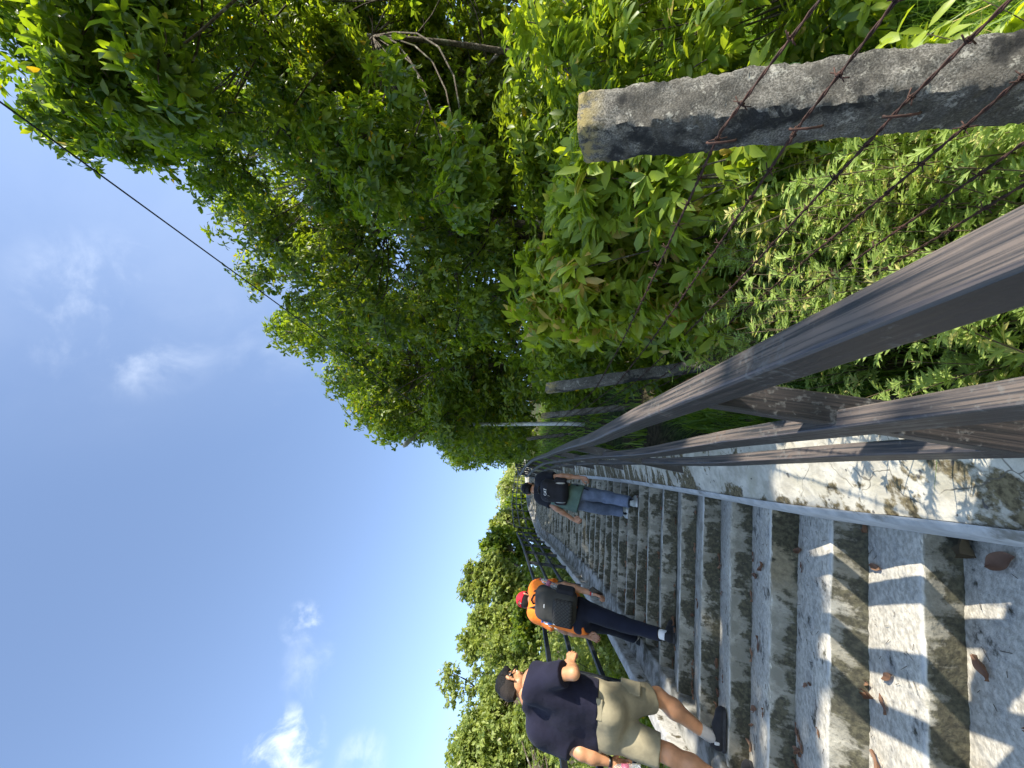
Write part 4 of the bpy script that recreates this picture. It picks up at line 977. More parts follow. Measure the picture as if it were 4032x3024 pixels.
def m_skin(name, c):
    t = NT(name); nz = t.noise(18, 4); col = t.mix(t.rng(nz, .3, .7), tuple(x * .86 for x in c), tuple(x * 1.1 for x in c))
    b = t.n('ShaderNodeBsdfPrincipled'); t.l(col, b.inputs['Base Color']); b.inputs['Roughness'].default_value = .5; b.inputs['Subsurface Weight'].default_value = .12; b.inputs['Subsurface Radius'].default_value = (.02, .008, .004); b.inputs['Subsurface Scale'].default_value = .3
    t.l(t.bump(t.noise(160, 3), .12, .002), b.inputs['Normal']); return t.done(b.outputs[0])
def m_cloth(name, c, rough=.9, weave=0.0, var=.18, fold=.35):
    t = NT(name); P = t.geom('Position'); nz = t.noise(7, 5, .6, P)
    col = t.mix(t.rng(nz, .3, .7), tuple(x * (1 - var) for x in c), tuple(x * (1 + var) for x in c))
    h = t.math('MULTIPLY', t.noise(14, 3, .5, P), .9)
    if weave:
        wv = t.n('ShaderNodeTexWave'); wv.bands_direction = 'Z'; wv.inputs['Scale'].default_value = weave; wv.inputs['Distortion'].default_value = 1.2; wv.inputs['Detail'].default_value = 2; t.l(P, wv.inputs['Vector'])
        h = t.math('ADD', h, t.math('MULTIPLY', wv.outputs['Fac'], .08)); col = t.mix(t.math('MULTIPLY', wv.outputs['Fac'], .12), col, tuple(x * 1.7 for x in c))
    h = t.math('ADD', h, t.math('MULTIPLY', t.noise(260, 2, .5, P), .06))
    return t.done(t.bsdf(col, rough, 0, t.bump(h, fold, .02), .2, 0, .04))
SK1 = m_skin('skin_tan', (.46, .225, .115)); SK2 = m_skin('skin_brown', (.37, .185, .105)); SK3 = m_skin('skin_warm', (.40, .20, .115))
NAVY = m_cloth('navy_knit', (.012, .012, .026), .9, 40, .2, .55); KHAKI = m_cloth('khaki_cotton', (.235, .205, .135), .85); ORANGE = m_cloth('orange_jersey', (.85, .20, .022), .7)
TROUS = m_cloth('dark_navy_trousers', (.010, .012, .024), .85); DENIM = m_cloth('worn_blue_denim', (.125, .155, .225), .9, 0, .3); BLACKC = m_cloth('black_cotton', (.012, .013, .018), .9)
SAGE = m_cloth('sage_jersey', (.095, .150, .125), .9); RED = m_cloth('red_cotton', (.48, .015, .03), .8); HAIR = m_plain('black_hair', (.006, .0055, .006), .6, .4, 90, 0, .8, .25, .008)
SHOE = m_cloth('black_shoe_mesh', (.022, .022, .025), .7); WHITE = m_plain('white_rubber', (.62, .63, .64), .6, .12, 30); SOCK = m_cloth('grey_sock', (.36, .34, .32)); WSOCK = m_cloth('white_sock', (.7, .7, .7)); SOLE = m_plain('dark_rubber', (.03, .03, .033), .7, .3, 30)
FADE = m_plain('short_shaved_hair', (.017, .012, .010), .85, .4, 160, 0, .4)
GREYT = m_plain('reflective_grey', (.30, .32, .33), .4, .1, 20); FRAME = m_plain('dark_plastic', (.012, .010, .010), .35, .1, 20)

def shoe(nm, an, toe, heel, mat, sole_mat, root, w_=.046, hgt=.10, up=(0, 0, 1)):
    up = np.array(up, float); f = nrm(np.array(toe) - np.array(heel)); h = np.array(heel); t_ = np.array(toe); L_ = np.linalg.norm(t_ - h)
    R = frame(f, up)
    P_ = [('c', h + f * .045 + up * .048, h + f * .07 + up * .060, .041, .042), ('c', h + f * .06 + up * .045, h + f * L_ * .55 + up * .040, .044, .043), ('c', h + f * L_ * .55 + up * .038, t_ - f * .045 + up * .028, .047, .040), ('e', t_ - f * .055 + up * .026, (.046, .058, .030), R), ('c', h + f * .05 + up * .06, h + f * .055 + up * hgt, .040, .040, True)]
    o = solid(nm, P_, .005, mat, root, .02, [(h + up * .012, -up)])
    S_ = [('c', h + f * .042 + up * .016, h + f * L_ * .5 + up * .016, .044, .042), ('c', h + f * L_ * .5 + up * .016, t_ - f * .05 + up * .016, .046, .046), ('c', h + f * L_ * .6 + up * .016, t_ - f * .045 + up * .016, .05, .046)]
    solid('sole', S_, .005, sole_mat, o, .01, [(h, -up), (h + up * .026, up)]); return o

def stair_z(x, y):
    yy = x * nS[0] + y * nS[1]; k = int(math.floor(np.interp(yy, _zy, _zz) / RISE + 1e-6)); return k * RISE

def torso_prims(J, fat, ext, hip=.115, chest=.105):
    f = lambda a: np.array(J[a]); P_ = []
    for s in 'LR':
        P_ += [('c', f('hip' + s), f('sh' + s) * .72 + f('neck') * .28, hip * fat + ext, chest * fat + ext), ('c', f('sh' + s), f('neck'), .055 + ext, .047 + ext)]
    return P_
def sleeve(J, s, t_, r0, r1):
    a, b = np.array(J['sh' + s]), np.array(J['el' + s]); return ('c', a, lerp(a, b, t_), r0, r1, True)
def eyes(root, hf):
    for sx in (-1, 1):
        solid('eye', [('e', hf(sx * .031, .082, .006), (.012, .012, .012), None)], .003, WHITE, root, .004)
def strap(name, pts, w_, h_, mat, root, up=(0, 0, 1)):
    a = Acc(); sweep(a, pts, rrect(w_, h_, h_ * .4), up=up); return a.build(name, mat, root)
def text_mesh(name, body, size, origin, R, mat, root, ex=.0012):
    cu = bpy.data.curves.new(name, 'FONT'); cu.body = body; cu.size = size; cu.extrude = ex; cu.offset = size * .012; cu.space_character = 1.06; cu.align_x = 'CENTER'; cu.align_y = 'CENTER'
    ob = bpy.data.objects.new(name, cu); COL.objects.link(ob); bpy.context.view_layer.update()
    me = bpy.data.meshes.new_from_object(ob.evaluated_get(bpy.context.evaluated_depsgraph_get())); bpy.data.objects.remove(ob)
    V = np.array([v.co[:] for v in me.vertices]); W = origin + V[:, :1] * R[0] + V[:, 1:2] * R[2] - V[:, 2:3] * R[1]
    by = {}
    for p in me.polygons: by.setdefault(len(p.vertices), []).append(list(p.vertices))
    bpy.data.meshes.remove(me)
    return np_mesh(name, W, [np.array(v) for v in by.values()], mat, root, False)

# ---- the nearest man: navy shirt, khaki shorts
J = dict(head=at(2019, 2697, 2.80), neck=at(2081, 2752, 2.78), shR=at(2122, 2668, 2.72), shL=at(2163, 2896, 2.80), elR=at(2258, 2650, 2.66), wrR=at(2246, 2618, 2.90), elL=at(2288, 2966, 2.74), wrL=at(2410, 3002, 2.80),
         hipR=at(2398, 2775, 2.86), hipL=at(2395, 2868, 2.90), knR=at(2590, 2742, 3.14), anR=at(2790, 2898, 3.17), knL=at(2640, 2972, 2.86), anL=np.array([-2.60, 2.86, .655]))
tz = stair_z(-2.5, 3.3)
J['toeR'] = J['anR'] + np.array([.20, .05, -.06]); J['toeL'] = J['anL'] + np.array([.07, .17, -.07])
HR = frame((.26, .95, -.16), nrm(np.array([.0, .14, 1])))
fwd1 = np.array([.25, .95, 0])
man, hf = person('man in navy shirt and khaki shorts, nearest on the stairs, head turned right', J, SK1, (J['hipR'] + J['hipL']) / 2 * np.array([1, 1, 0]) + np.array([0, 0, .56]),
             fat=1.10, headR=HR, hands={'R': (J['wrR'], nrm(np.array([.22, .85, .06])), np.array([.85, -.2, .3]), np.array([-.3, .2, .9]), .9, 1.0), 'L': (J['wrL'], nrm(J['wrL'] - J['elL']), np.array([-.8, -.3, .1]), np.array([.25, .8, .3]), .95, 1.0)})
eyes(man, hf)
up1 = nrm(J['neck'] - (J['hipL'] + J['hipR']) / 2); hemc = (J['hipR'] + J['hipL']) / 2 + np.array([0, 0, .06])
P_ = torso_prims(J, 1.0, .020, .108, .112) + [sleeve(J, 'R', .74, .084, .078), sleeve(J, 'L', .72, .086, .080)]
hp = (J['hipR'] + J['hipL']) / 2
P_ += [('e', lerp(hp, J['neck'], .55) - fwd1 * .02, (.175, .125, .24), frame(fwd1, up1)), ('c', lerp(hp, J['neck'], .18) + np.array([.085, -.02, 0]), lerp(hp, J['neck'], .18) - np.array([.075, -.02, 0]), .128, .128)]
solid('shirt', P_, .008, NAVY, man, .045, [(hemc, np.array([.04, .02, -1])), (J['neck'] + up1 * .022, nrm(up1 + np.array([.1, .25, 0])))], wrinkle(.0055, (11, 11, 22), 1))
P_ = []
for s in 'LR':
    kn = J['kn' + s]; hi = J['hip' + s]; P_ += [('c', hi + np.array([0, 0, .03]), lerp(hi, kn, .84), .128, .098, True)]
P_ += [('c', J['hipL'] + np.array([0, 0, .09]), J['hipR'] + np.array([0, 0, .09]), .134, .134), ('c', J['hipL'] + np.array([0, -.035, .0]), J['hipR'] + np.array([0, -.035, .0]), .124, .124)]
sh = solid('shorts', P_, .008, KHAKI, man, .03, [(hemc + np.array([0, 0, .14]), np.array([0, 0, 1]))], wrinkle(.0065, (16, 16, 9), 2))
# flap pockets on the seat of the shorts, one on the thigh
def patch(name, c, R, w_, h_, mat, root, th=.008):
    return solid(name, [('b', c, (w_ / 2, th, h_ / 2), R, .006)], .004, mat, root, .004)
pk = J['hipR'] + np.array([.055, -.135, .055]); patch('pocket_flap', pk, frame((-.25, .95, -.10), (0, 0, 1)), .13, .048, KHAKI, sh)
pk = J['hipL'] + np.array([-.045, -.128, .055]); patch('pocket_flap', pk, frame((.25, .95, -.10), (0, 0, 1)), .12, .045, KHAKI, sh)
pk = lerp(J['hipR'], J['knR'], .42) + np.array([.113, -.015, .0]); patch('pocket', pk, frame((-1, .35, -.02), (0, 0, 1)), .10, .14, KHAKI, sh, .012)
# hair: thick on top, shaved at the sides
R = HR; hc = J['head']
V, Q = sdf_mesh([('e', hf(0, -.006, .048), (.082, .100, .084), R), ('c', hf(-.028, .062, .092), hf(.028, .062, .092), .028, .028)], .004, .02, [(hf(0, 0, .040), nrm(-R[2] + R[1] * .24)), (hf(0, .086, .05), R[1])], wrinkle(.005, (60, 60, 60), 3))
hr = np_mesh('hair', V, [Q], HAIR, man)
V, Q = sdf_mesh([('e', hf(0, -.014, .03), (.0785, .0965, .088), R), ('c', hf(0, -.07, -.01), hf(0, -.060, -.055), .048, .036)], .004, .02, [(hf(0, -.02, .06), R[2]), (hf(0, -.07, -.058), -R[2]), (hf(0, .035, 0), R[1])])
np_mesh('shaved_hair', V, [Q], FADE, hr)
a = Acc()
for sx in (-1, 1): sweep(a, [hf(sx * .083, -.012, .020), hf(sx * .082, .040, .018), hf(sx * .072, .098, .012)], rrect(.004, .010, .0015), up=R[2])
sweep(a, [hf(-.072, .099, .010), hf(0, .108, .012), hf(.072, .099, .010)], rrect(.006, .008, .002), up=R[2])
gl = a.build('glasses', FRAME, man)
hl = J['anR'] + np.array([-.075, -.01, 0]); hl[2] = tz + .004
shR = shoe('shoe', J['anR'], hl + np.array([.285, .045, 0]), hl, SHOE, SOLE, man); patch('shoe_tag', hl + np.array([.075, -.036, .062]), frame((-.1, 1, .2), (0, 0, 1)), .022, .036, WHITE, shR, .006)
solid('sock', [('c', lerp(J['anR'], J['knR'], .02) - np.array([0, 0, .03]), lerp(J['anR'], J['knR'], .17), .043, .043, True)], .005, SOCK, man, .01)
hl = J['anL'] + np.array([-.03, -.07, 0]); hl[2] = stair_z(hl[0], hl[1] + .1) + .004
shoe('shoe', J['anL'], hl + np.array([.08, .27, 0]), hl, SHOE, SOLE, man); solid('sock', [('c', J['anL'] - np.array([0, 0, .04]), lerp(J['anL'], J['knL'], .17), .043, .043, True)], .005, SOCK, man, .01)
a = Acc(); wr = J['wrL']; ax = nrm(J['wrL'] - J['elL']); sweep(a, [wr - ax * .028, wr - ax * .008], circ(.0325, 14), up=(1, 0, .2)); wt = a.build('wrist_band', FRAME, man)

def bottle(label, base, axis, L_, r, cap, lab, name='water_bottle', liquid=None):
    ax = nrm(axis); root = empty(name, base, label, 'bottle'); base = np.array(base, float)
    prof = [(0, .82), (.02, 1), (.25, .98), (.30, .93), (.34, 1), (.62, 1), (.66, .94), (.70, 1), (.80, .86), (.88, .42), (.93, .40)]
    a = Acc(); sweep(a, [base + ax * L_ * f for f, _ in prof], circ(r, 18), up=(.2, 1, .1), scale=[q for _, q in prof]); a.build('body', BOTTLE, root)
    a = Acc(); sweep(a, [base + ax * L_ * .36, base + ax * L_ * .60], circ(r * 1.015, 18), up=(.2, 1, .1)); a.build('label_band', lab, root)
    a = Acc(); sweep(a, [base + ax * L_ * .92, base + ax * L_ * .93, base + ax * L_ * .995, base + ax * L_], circ(r * .50, 16), up=(.2, 1, .1), scale=[.95, 1, 1, .9]); a.build('cap', cap, root)
t = NT('clear_plastic'); MATB = t.n('ShaderNodeBsdfPrincipled'); MATB.inputs['Base Color'].default_value = (.86, .90, .93, 1); MATB.inputs['Roughness'].default_value = .12; MATB.inputs['Transmission Weight'].default_value = .85; MATB.inputs['IOR'].default_value = 1.25; BOTTLE = t.done(MATB.outputs[0])
PINK = m_plain('pink_label', (.30, .09, .14), .45, .35, 60); BLUEC = m_plain('blue_plastic', (.04, .16, .45), .45, .2, 30); PALEP = m_plain('pale_wrapper', (.45, .47, .52), .4, .2, 30)
hc_ = J['wrL'] + nrm(J['wrL'] - J['elL']) * .10
bottle('clear plastic bottle held in the left hand of the man in khaki shorts', hc_ + np.array([.045, -.03, -.10]), np.array([-.25, -.15, 1]) * -1 * -1, .215, .031, PINK, PINK)

# ---- the second man: orange jersey, red cap, dark trousers
J = dict(head=at(2073, 2362, 4.62), neck=at(2100, 2362, 4.55), shR=at(2130, 2312, 4.5), shL=at(2122, 2424, 4.52), elR=at(2225, 2306, 4.40), wrR=at(2335, 2336, 4.40), elL=at(2222, 2482, 4.46), wrL=at(2318, 2505, 4.50),
         hipR=at(2290, 2396, 4.5), hipL=at(2290, 2446, 4.52), knR=at(2450, 2458, 4.42), anR=at(2612, 2500, 4.20), knL=at(2412, 2472, 4.78), anL=at(2500, 2512, 4.99))
J['toeR'] = J['anR'] + np.array([.04, .17, -.07]); J['toeL'] = J['anL'] + np.array([-.04, .17, -.07])
HR = frame((.06, 1, -.10), (.03, .05, 1)); f2 = np.array([.06, 1, 0])
man, hf = person('man in an orange jersey and red cap climbing with a grey backpack', J, SK2, (J['hipR'] + J['hipL']) / 2 * np.array([1, 1, 0]) + np.array([0, 0, 1.0]), headR=HR,
             hands={'R': (J['wrR'], nrm(np.array([-.10, -.05, -1])), np.array([.7, .4, 0]), np.array([-.2, .9, 0]), .85, 1.0), 'L': (J['wrL'], nrm(np.array([.02, -.05, -1])), np.array([-.25, .9, 0]), np.array([.9, .3, 0]), .75, 1.0)})
eyes(man, hf); up2 = nrm(J['neck'] - (J['hipL'] + J['hipR']) / 2); hemc = (J['hipR'] + J['hipL']) / 2 + np.array([0, 0, -.02])
P_ = torso_prims(J, 1.05, .020) + [sleeve(J, 'R', .62, .080, .082), sleeve(J, 'L', .62, .080, .082)]
solid('jersey', P_, .008, ORANGE, man, .04, [(hemc, np.array([.35, 0, -1])), (J['neck'] + up2 * .02, nrm(up2 + np.array([0, .3, 0])))], wrinkle(.003, (10, 10, 14), 4))
P_ = []
for s in 'LR': P_ += [('c', J['hip' + s], J['kn' + s], .108, .078), ('c', J['kn' + s], lerp(J['kn' + s], J['an' + s], .93), .078, .062, True)]
P_ += [('c', J['hipL'] + np.array([0, -.02, .03]), J['hipR'] + np.array([0, -.02, .03]), .125, .125)]
solid('trousers', P_, .009, TROUS, man, .03, [(hemc + np.array([0, 0, .12]), np.array([0, 0, 1]))], wrinkle(.006, (16, 16, 16), 5))
for s in 'RL':
    an = J['an' + s]; hl = an + np.array([-.01, -.065, 0]); k_ = stair_z(hl[0], hl[1] + .13); hl[2] = max(k_ + .004, an[2] - .115 if s == 'R' else 0)
    shoe('shoe', an, hl + (np.array([.05, .26, 0]) if s == 'R' else np.array([-.05, .26, 0])), hl, SHOE, SOLE, man); solid('sock', [('c', an - np.array([0, 0, .02]), lerp(an, J['kn' + s], .12), .046, .046, True)], .005, WSOCK if s == 'R' else SOCK, man, .01)
R = HR
V, Q = sdf_mesh([('e', hf(0, -.014, .022), (.0800, .0985, .088), R), ('c', hf(0, -.07, -.01), hf(0, -.062, -.05), .046, .036)], .004, .02, [(hf(0, -.02, .05), R[2]), (hf(0, -.07, -.052), -R[2]), (hf(0, .04, 0), R[1])])
np_mesh('hair', V, [Q], HAIR, man)
V, Q = sdf_mesh([('e', hf(0, -.010, .030), (.088, .108, .098), R), ('-e', hf(0, -.010, .026), (.0835, .1035, .093), R), ('-e', hf(0, -.112, .042), (.042, .05, .030), R)], .003, .006, [(hf(0, 0, .022), -R[2])])
cp = np_mesh('cap', V, [Q], RED, man)
strap('cap_strap', [hf(.048, -.098, .030), hf(.02, -.112, .029), hf(-.02, -.112, .029), hf(-.048, -.098, .030)], .004, .018, RED, cp, R[2])
patch('cap_buckle', hf(.012, -.115, .029), frame(R[1], R[2]), .018, .022, GREYT, cp, .003)
solid('cap_brim', [('e', hf(0, .12, .024), (.075, .075, .010), R)], .004, RED, cp, .005, [(hf(0, .08, 0), -R[1])])
for s, (mt) in (('R', RED),):
    a = Acc(); wr = J['wrR']; ax = nrm(J['wrR'] - J['elR']); sweep(a, [wr - ax * .03, wr - ax * .018], circ(.031, 14), up=(1, .2, 0)); a.build('wrist_band', RED, man)
    a = Acc(); sweep(a, [wr - ax * .012, wr + ax * .006], circ(.031, 14), up=(1, .2, 0)); a.build('wrist_watch', GREYT, man)
hw = J['wrR'] + np.array([.03, -.02, -.035])
ph = empty('phone', hw, 'black phone held in the right hand of the man in orange', 'phone'); fr_ = frame((.3, 1, .1), nrm(np.array([.55, 0, .8])))
solid('case', [('b', hw, (.036, .005, .075), fr_, .004)], .0025, FRAME, ph, .002); solid('screen', [('b', hw + fr_[1] * .0045, (.032, .0015, .070), fr_, .001)], .0015, m_plain('dark_glass', (.01, .012, .015), .1, .05, 5), ph, .001)

PACK = m_cloth('dark_grey_pack_fabric', (.040, .039, .036), .75, 0, .2, .25)
t = NT('quilted_pack_fabric'); P = t.geom('Position')
w1 = t.n('ShaderNodeTexWave'); w1.bands_direction = 'DIAGONAL'; w1.inputs['Scale'].default_value = 16; t.l(P, w1.inputs['Vector'])
mp = t.n('ShaderNodeMapping'); mp.inputs['Scale'].default_value = (-1, 1, 1); t.l(P, mp.inputs[0]); w2 = t.n('ShaderNodeTexWave'); w2.bands_direction = 'DIAGONAL'; w2.inputs['Scale'].default_value = 16; t.l(mp.outputs[0], w2.inputs['Vector'])
qh = t.math('MINIMUM', t.rng(w1.outputs['Fac'], 0, .35), t.rng(w2.outputs['Fac'], 0, .35))
QUILT = t.done(t.bsdf(t.mix(qh, (.020, .019, .018), (.045, .043, .040)), .75, 0, t.bump(qh, .5, .006), .3))
BPACK = m_cloth('black_pack_fabric', (.016, .016, .020), .75, 0, .25, .25)

def backpack(label, J, c, fw, upv, W, H, D_, mat, logo, pocket=None, seed=1):
    R = frame(fw, upv); root = empty('backpack', c, label, 'backpack', None)
    p = lambda x, y, z: c + R[0] * x + R[1] * y + R[2] * z
    P_ = [('b', p(0, .015, 0), (W / 2, D_ / 2, H / 2), R, min(W, D_) * .42), ('b', p(0, -.03, -H * .05), (W * .45, D_ * .42, H * .40), R, .07)]
    solid('main_bag', P_, .008, mat, root, .04, disp=wrinkle(.003, (9, 9, 9), seed))
    if pocket: pk_ = solid('front_pocket', [('b', p(0, -D_ * .47, -H * .20), (W * .40, .045, H * .235), R, .04)], .006, pocket, root, .02); strap('zip', [p(-W * .36, -D_ * .50, -H * .02), p(-W * .30, -D_ * .56, H * .025), p(0, -D_ * .58, H * .035), p(W * .30, -D_ * .56, H * .025), p(W * .36, -D_ * .50, -H * .02)], .008, .008, BPACK, pk_)
    else: strap('zip', [p(-W * .36, -D_ * .53, H * .20), p(0, -D_ * .60, H * .21), p(W * .30, -D_ * .56, H * .20)], .007, .007, FRAME, root); strap('zip_pull', [p(-W * .10, -D_ * .63, H * .20), p(-W * .13, -D_ * .63, H * .12)], .012, .004, GREYT, root, R[0])
    strap('handle', [p(-.055, .06, H * .47), p(-.05, .02, H * .56), p(0, .0, H * .60), p(.05, .02, H * .56), p(.055, .06, H * .47)], .022, .012, FRAME, root, R[1])
    for s, q in (('L', -1), ('R', 1)):
        sh = np.array(J['sh' + s]); nk = np.array(J['neck']); m_ = lerp(nk, sh, .55)
        strap('shoulder_strap', [p(q * W * .26, D_ * .35, H * .42), m_ + R[2] * .085 - R[1] * .04, m_ + R[2] * .080 + R[1] * .05, m_ + R[1] * .135 - R[2] * .05, m_ + R[1] * .15 - R[2] * .22, p(q * W * .40, D_ * .62, -H * .30)], .055, .014, mat, root, R[1] + R[2] * .5)
        solid('side_pocket', [('b', p(q * W * .50, .02, -H * .22), (.035, .07, H * .22), R, .03)], .006, BPACK, root, .01)
    for z_, x_, tl in ((.28, -.26, .05), (-.02, -.52, .05), (.12, -.50, .05)): strap('zip_pull', [p(W * x_, -D_ * .50, H * z_), p(W * x_ - .01, -D_ * .52, H * z_ - tl)], .008, .004, GREYT, root, R[0])
    if logo == 'tag': patch('label_tag', p(W * .10, -D_ * .565, H * .24), R, .050, .014, WHITE, root, .004)
    return root, p, R
bc = at(2188, 2384, 4.30)
bk, p, R = backpack('dark grey backpack with a quilted pocket on the man in orange', J, bc, f2 + np.array([0, 0, .06]), up2 + np.array([.0, .08, 0]), .37, .47, .20, PACK, 'tag', QUILT, 6)
bb = p(.20, .02, .0); bottle('small bottle with pink wrapper in the right side pocket of the grey backpack', bb, R[2] + R[0] * .32, .21, .030, PINK, PINK)
bb = p(-.20, .02, -.04); bottle('bottle with a blue band in the left side pocket of the grey backpack', bb, R[2] - R[0] * .18, .20, .032, BLUEC, BLUEC)

# ---- the third man: black cap, long sage shirt under navy, blue jeans
J = dict(head=at(2086, 1924, 5.72), neck=at(2116, 1922, 5.66), shR=at(2146, 1880, 5.60), shL=at(2140, 1964, 5.64), elR=at(2214, 1875, 5.50), wrR=at(2286, 1880, 5.50), elL=at(2191, 2002, 5.52), wrL=at(2257, 2044, 5.58),
         hipR=at(2268, 1938, 5.62), hipL=at(2266, 1976, 5.64), knR=at(2383, 1955, 5.66), anR=at(2484, 1978, 5.53), knL=at(2375, 2004, 5.84), anL=at(2453, 2013, 5.90))
J['toeR'] = J['anR'] + np.array([.03, .17, -.07]); J['toeL'] = J['anL'] + np.array([-.10, .14, -.07])
HR = frame((-.05, 1, -.22), (.03, .1, 1)); f3 = np.array([0, 1, 0])
man, hf = person('man in black cap, long green shirt and blue jeans, farthest up the stairs', J, SK3, (J['hipR'] + J['hipL']) / 2 * np.array([1, 1, 0]) + np.array([0, 0, 1.40]), headR=HR, fat=.94,
             hands={'R': (J['wrR'], nrm(np.array([-.12, -.1, -1])), np.array([.45, .9, 0]), np.array([-.8, .5, 0]), .8, .98), 'L': (J['wrL'], nrm(np.array([-.12, -.15, -1])), np.array([-.2, .9, 0]), np.array([.9, .3, 0]), .8, .98)})
eyes(man, hf); up3 = nrm(J['neck'] - (J['hipL'] + J['hipR']) / 2); hp = (J['hipR'] + J['hipL']) / 2
solid('navy_shirt', torso_prims(J, .98, .022) + [sleeve(J, 'R', .58, .074, .068), sleeve(J, 'L', .58, .074, .068)], .008, BLACKC, man, .04, [(hp + np.array([0, 0, .22]), np.array([0, 0, -1])), (J['neck'] + up3 * .02, nrm(up3 + np.array([0, .3, 0])))], wrinkle(.003, (10, 10, 14), 7))
solid('long_shirt', [('c', hp + np.array([.03, 0, .30]), hp + np.array([.035, -.01, -.06]), .150, .155), ('c', hp + np.array([-.03, 0, .30]), hp + np.array([-.045, -.01, -.06]), .150, .165), ('c', hp + np.array([-.05, -.03, .1]), hp + np.array([-.13, -.05, -.16]), .11, .10)], .008, SAGE, man, .04, [(hp + np.array([0, 0, -.085]), nrm(np.array([-.25, 0, -1]))), (hp + np.array([0, 0, .34]), np.array([0, 0, 1]))], wrinkle(.006, (16, 14, 10), 8))
solid('shirt_tail', [('b', hp + np.array([.135, -.05, -.10]), (.035, .012, .10), frame((.3, 1, 0), (.35, 0, 1)), .01)], .005, BLACKC, man, .01, disp=wrinkle(.004, (20, 20, 14), 12))
P_ = []
for s in 'LR': P_ += [('c', J['hip' + s], J['kn' + s], .110, .084), ('c', J['kn' + s], lerp(J['kn' + s], J['an' + s], .96), .084, .076, True)]
P_ += [('c', J['hipL'], J['hipR'], .118, .118)]
solid('jeans', P_, .008, DENIM, man, .025, [(hp + np.array([0, 0, .10]), np.array([0, 0, 1]))], wrinkle(.006, (13, 13, 18), 9))
for s in 'RL':
    an = J['an' + s]; hl = an + (np.array([-.01, -.06, 0]) if s == 'R' else np.array([.05, -.04, 0])); k_ = stair_z(hl[0], hl[1] + .12); hl[2] = k_ + .004
    tv = np.array([.03, .27, 0]) if s == 'R' else np.array([-.17, .20, 0])
    shoe('shoe', an, hl + tv, hl, m_plain('pale_trainer', (.42, .44, .42), .6, .2, 30), WHITE, man); solid('sock', [('c', an - np.array([0, 0, .03]), lerp(an, J['kn' + s], .12), .046, .046, True)], .005, BLACKC, man, .01)
R = HR
V, Q = sdf_mesh([('e', hf(0, -.014, .020), (.0800, .0985, .088), R), ('c', hf(0, -.07, -.02), hf(0, -.064, -.045), .046, .038)], .004, .02, [(hf(0, -.02, .05), R[2]), (hf(0, -.07, -.045), -R[2]), (hf(0, .04, 0), R[1])]); np_mesh('hair', V, [Q], HAIR, man)
cp = solid('cap', [('e', hf(0, -.010, .028), (.090, .110, .102), R)], .004, BLACKC, man, .006, [(hf(0, 0, .004), -R[2] - R[1] * .2)]); solid('cap_brim', [('e', hf(0, .115, .020), (.075, .075, .010), R)], .004, BLACKC, cp, .005, [(hf(0, .07, 0), -R[1])])
bc = at(2183, 1934, 5.42)
bk, p, R = backpack('black backpack with white lettering on the farthest man', J, bc, f3 + np.array([.02, 0, .10]), up3 + np.array([-.13, .05, 0]), .31, .40, .19, BPACK, None, None, 9)
text_mesh('lettering', 'CAT', .050, p(.025, -.148, .110), R, m_plain('white_print', (.8, .8, .8), .6, .03, 10), bk, .004)
for q in (-1, 1): solid('grey_panel', [('e', p(q * .135, -.055, -.09), (.012, .035, .075), R)], .004, GREYT, bk, .004)

# ------------------------------------------------------------------ fallen leaves on the steps
def fallen(label, group, x, y, L_, W_, yaw, seed, col='dry', curl=.6, lift=.008):
    rs = np.random.default_rng(seed); z = stair_z(x, y) + lift; n = 11; V = []; T = []
    d = np.array([math.cos(yaw), math.sin(yaw), 0]); s = np.array([-d[1], d[0], 0]); ph = rs.uniform(0, 6)
    for i in range(n):
        f = i / (n - 1); wv = W_ * math.sin(math.pi * min(.98, .06 + f * .93)) ** .8
        for q in (-1, -.5, 0, .5, 1):
            zz = abs(q) ** 1.6 * curl * W_ * .55 * (1 + .4 * math.sin(f * 7 + ph)) + curl * L_ * .10 * (2 * f - 1) ** 2 + .004 * math.sin(9 * f + q * 3 + ph)
            V.append(np.array([x, y, z]) + d * L_ * (f - .5) + s * wv * .5 * q * (1 - .25 * curl * abs(q)) + np.array([0, 0, max(zz, 0)])); T.append(rs.uniform(0, .08))
    T = np.array(T) + rs.uniform(0, .9)
    Q = np.array([(i*5+q, i*5+q+1, (i+1)*5+q+1, (i+1)*5+q) for i in range(n-1) for q in range(4)])
    return tag(np_mesh('fallen_leaf', V, [Q], MAT[col], None, True, {'tint': np.clip(T, 0, 1)}), label, 'leaf', group)
rs_ = np.random.default_rng(600)
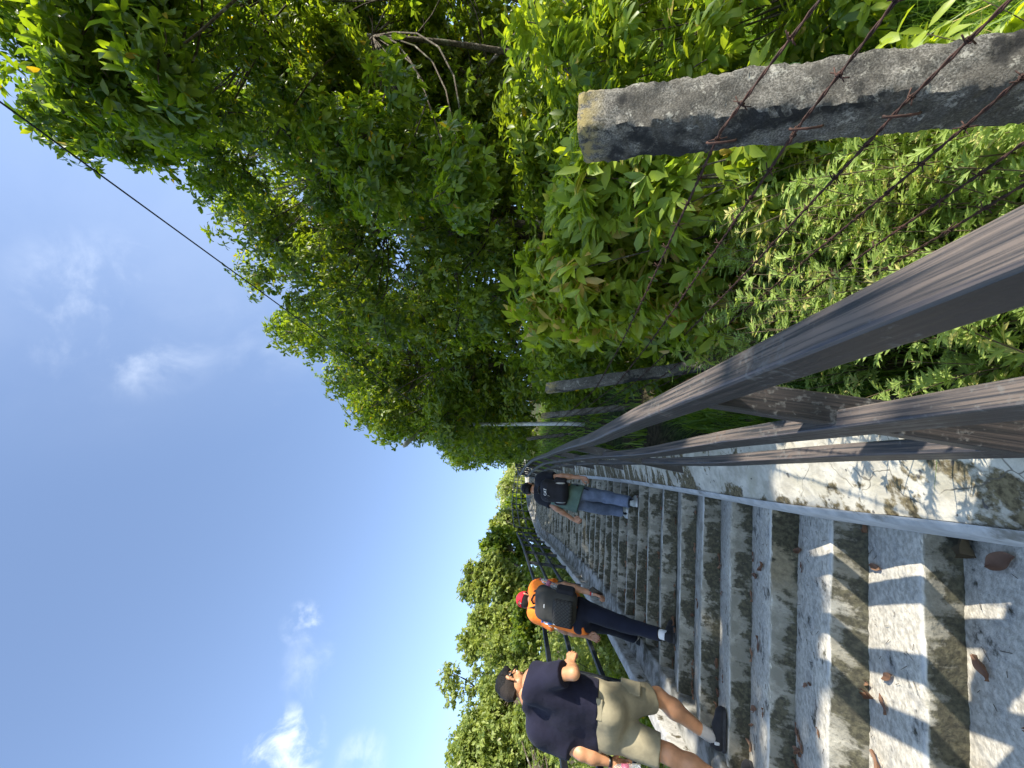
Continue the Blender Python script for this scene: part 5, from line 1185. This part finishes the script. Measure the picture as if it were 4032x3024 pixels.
for i in range(240):
    y_ = rs_.uniform(1.6, 9.5); k = int(math.floor(np.interp(y_, _zy, _zz) / RISE)); yf = yyk(k); yb = yyk(k + 1)
    yy = yb - abs(rs_.normal(0, .06)) - .03 if rs_.random() < .7 else rs_.uniform(yf + .05, yb - .05)
    s_ = rs_.random() ** (2.4 if y_ > 2.4 else 1.3)
    xl, _ = step_x(yy, xS); xr, _ = step_x(yy, xR); x = xl + .08 + (xr - xl - .2) * s_; y = (yy - x * nS[0]) / nS[1]
    L_ = rs_.uniform(.04, .105)
    fallen('dry brown leaf lying on the concrete steps', 'dry leaves on the steps', x, y, L_, L_ * rs_.uniform(.32, .5), rs_.uniform(0, 6.28), 700 + i, 'dry', rs_.uniform(.2, .9))
def on_step(sx, sy, z):
    d = F0 * Fw + (1512 - sy) * Rv - (sx - 2016) * Uv; return CAM + d * ((z - CAM[2]) / d[2])
p = on_step(3960, 2215, RISE); fallen('torn brown leaf lying by the parapet at the bottom right corner', None, p[0], p[1], .135, .062, 2.2, 901, 'dry', .25, .013)
p = on_step(3830, 2150, RISE); o = fallen('pale grey crumpled leaf curled against the parapet foot', None, p[0], p[1], .13, .105, 1.2, 902, 'litter', .7, .012)
p = on_step(3420, 2070, RISE * 2); fallen('curled reddish leaf in the corner below the parapet', None, p[0], p[1], .085, .04, 1.0, 903, 'dry', .9)
p = on_step(3090, 2560, RISE * 3); fallen('flat tan leaf alone in the middle of a whitewashed tread', None, p[0], p[1], .10, .04, .4, 904, 'dry', .3)
# pine needles and grit on the lower treads
n = 260; A = Acc()
for i in range(n):
    k = int(rs_.integers(0, 7)); yf = yyk(k); yb = yyk(k + 1); yy = rs_.uniform(yf + .03, yb - .02); s_ = rs_.random(); xl, _ = step_x(yy, xS); xr, _ = step_x(yy, xR); x = xl + (xr - xl) * s_; y = (yy - x * nS[0]) / nS[1]
    th = rs_.uniform(0, 6.28); l_ = rs_.uniform(.012, .05); a0 = np.array([x, y, k * RISE + .007]); sweep(A, [a0, a0 + np.array([math.cos(th) * l_, math.sin(th) * l_, .001])], circ(.0011, 4))
tag(A.build('needles', MAT['bark']), kind='stuff')
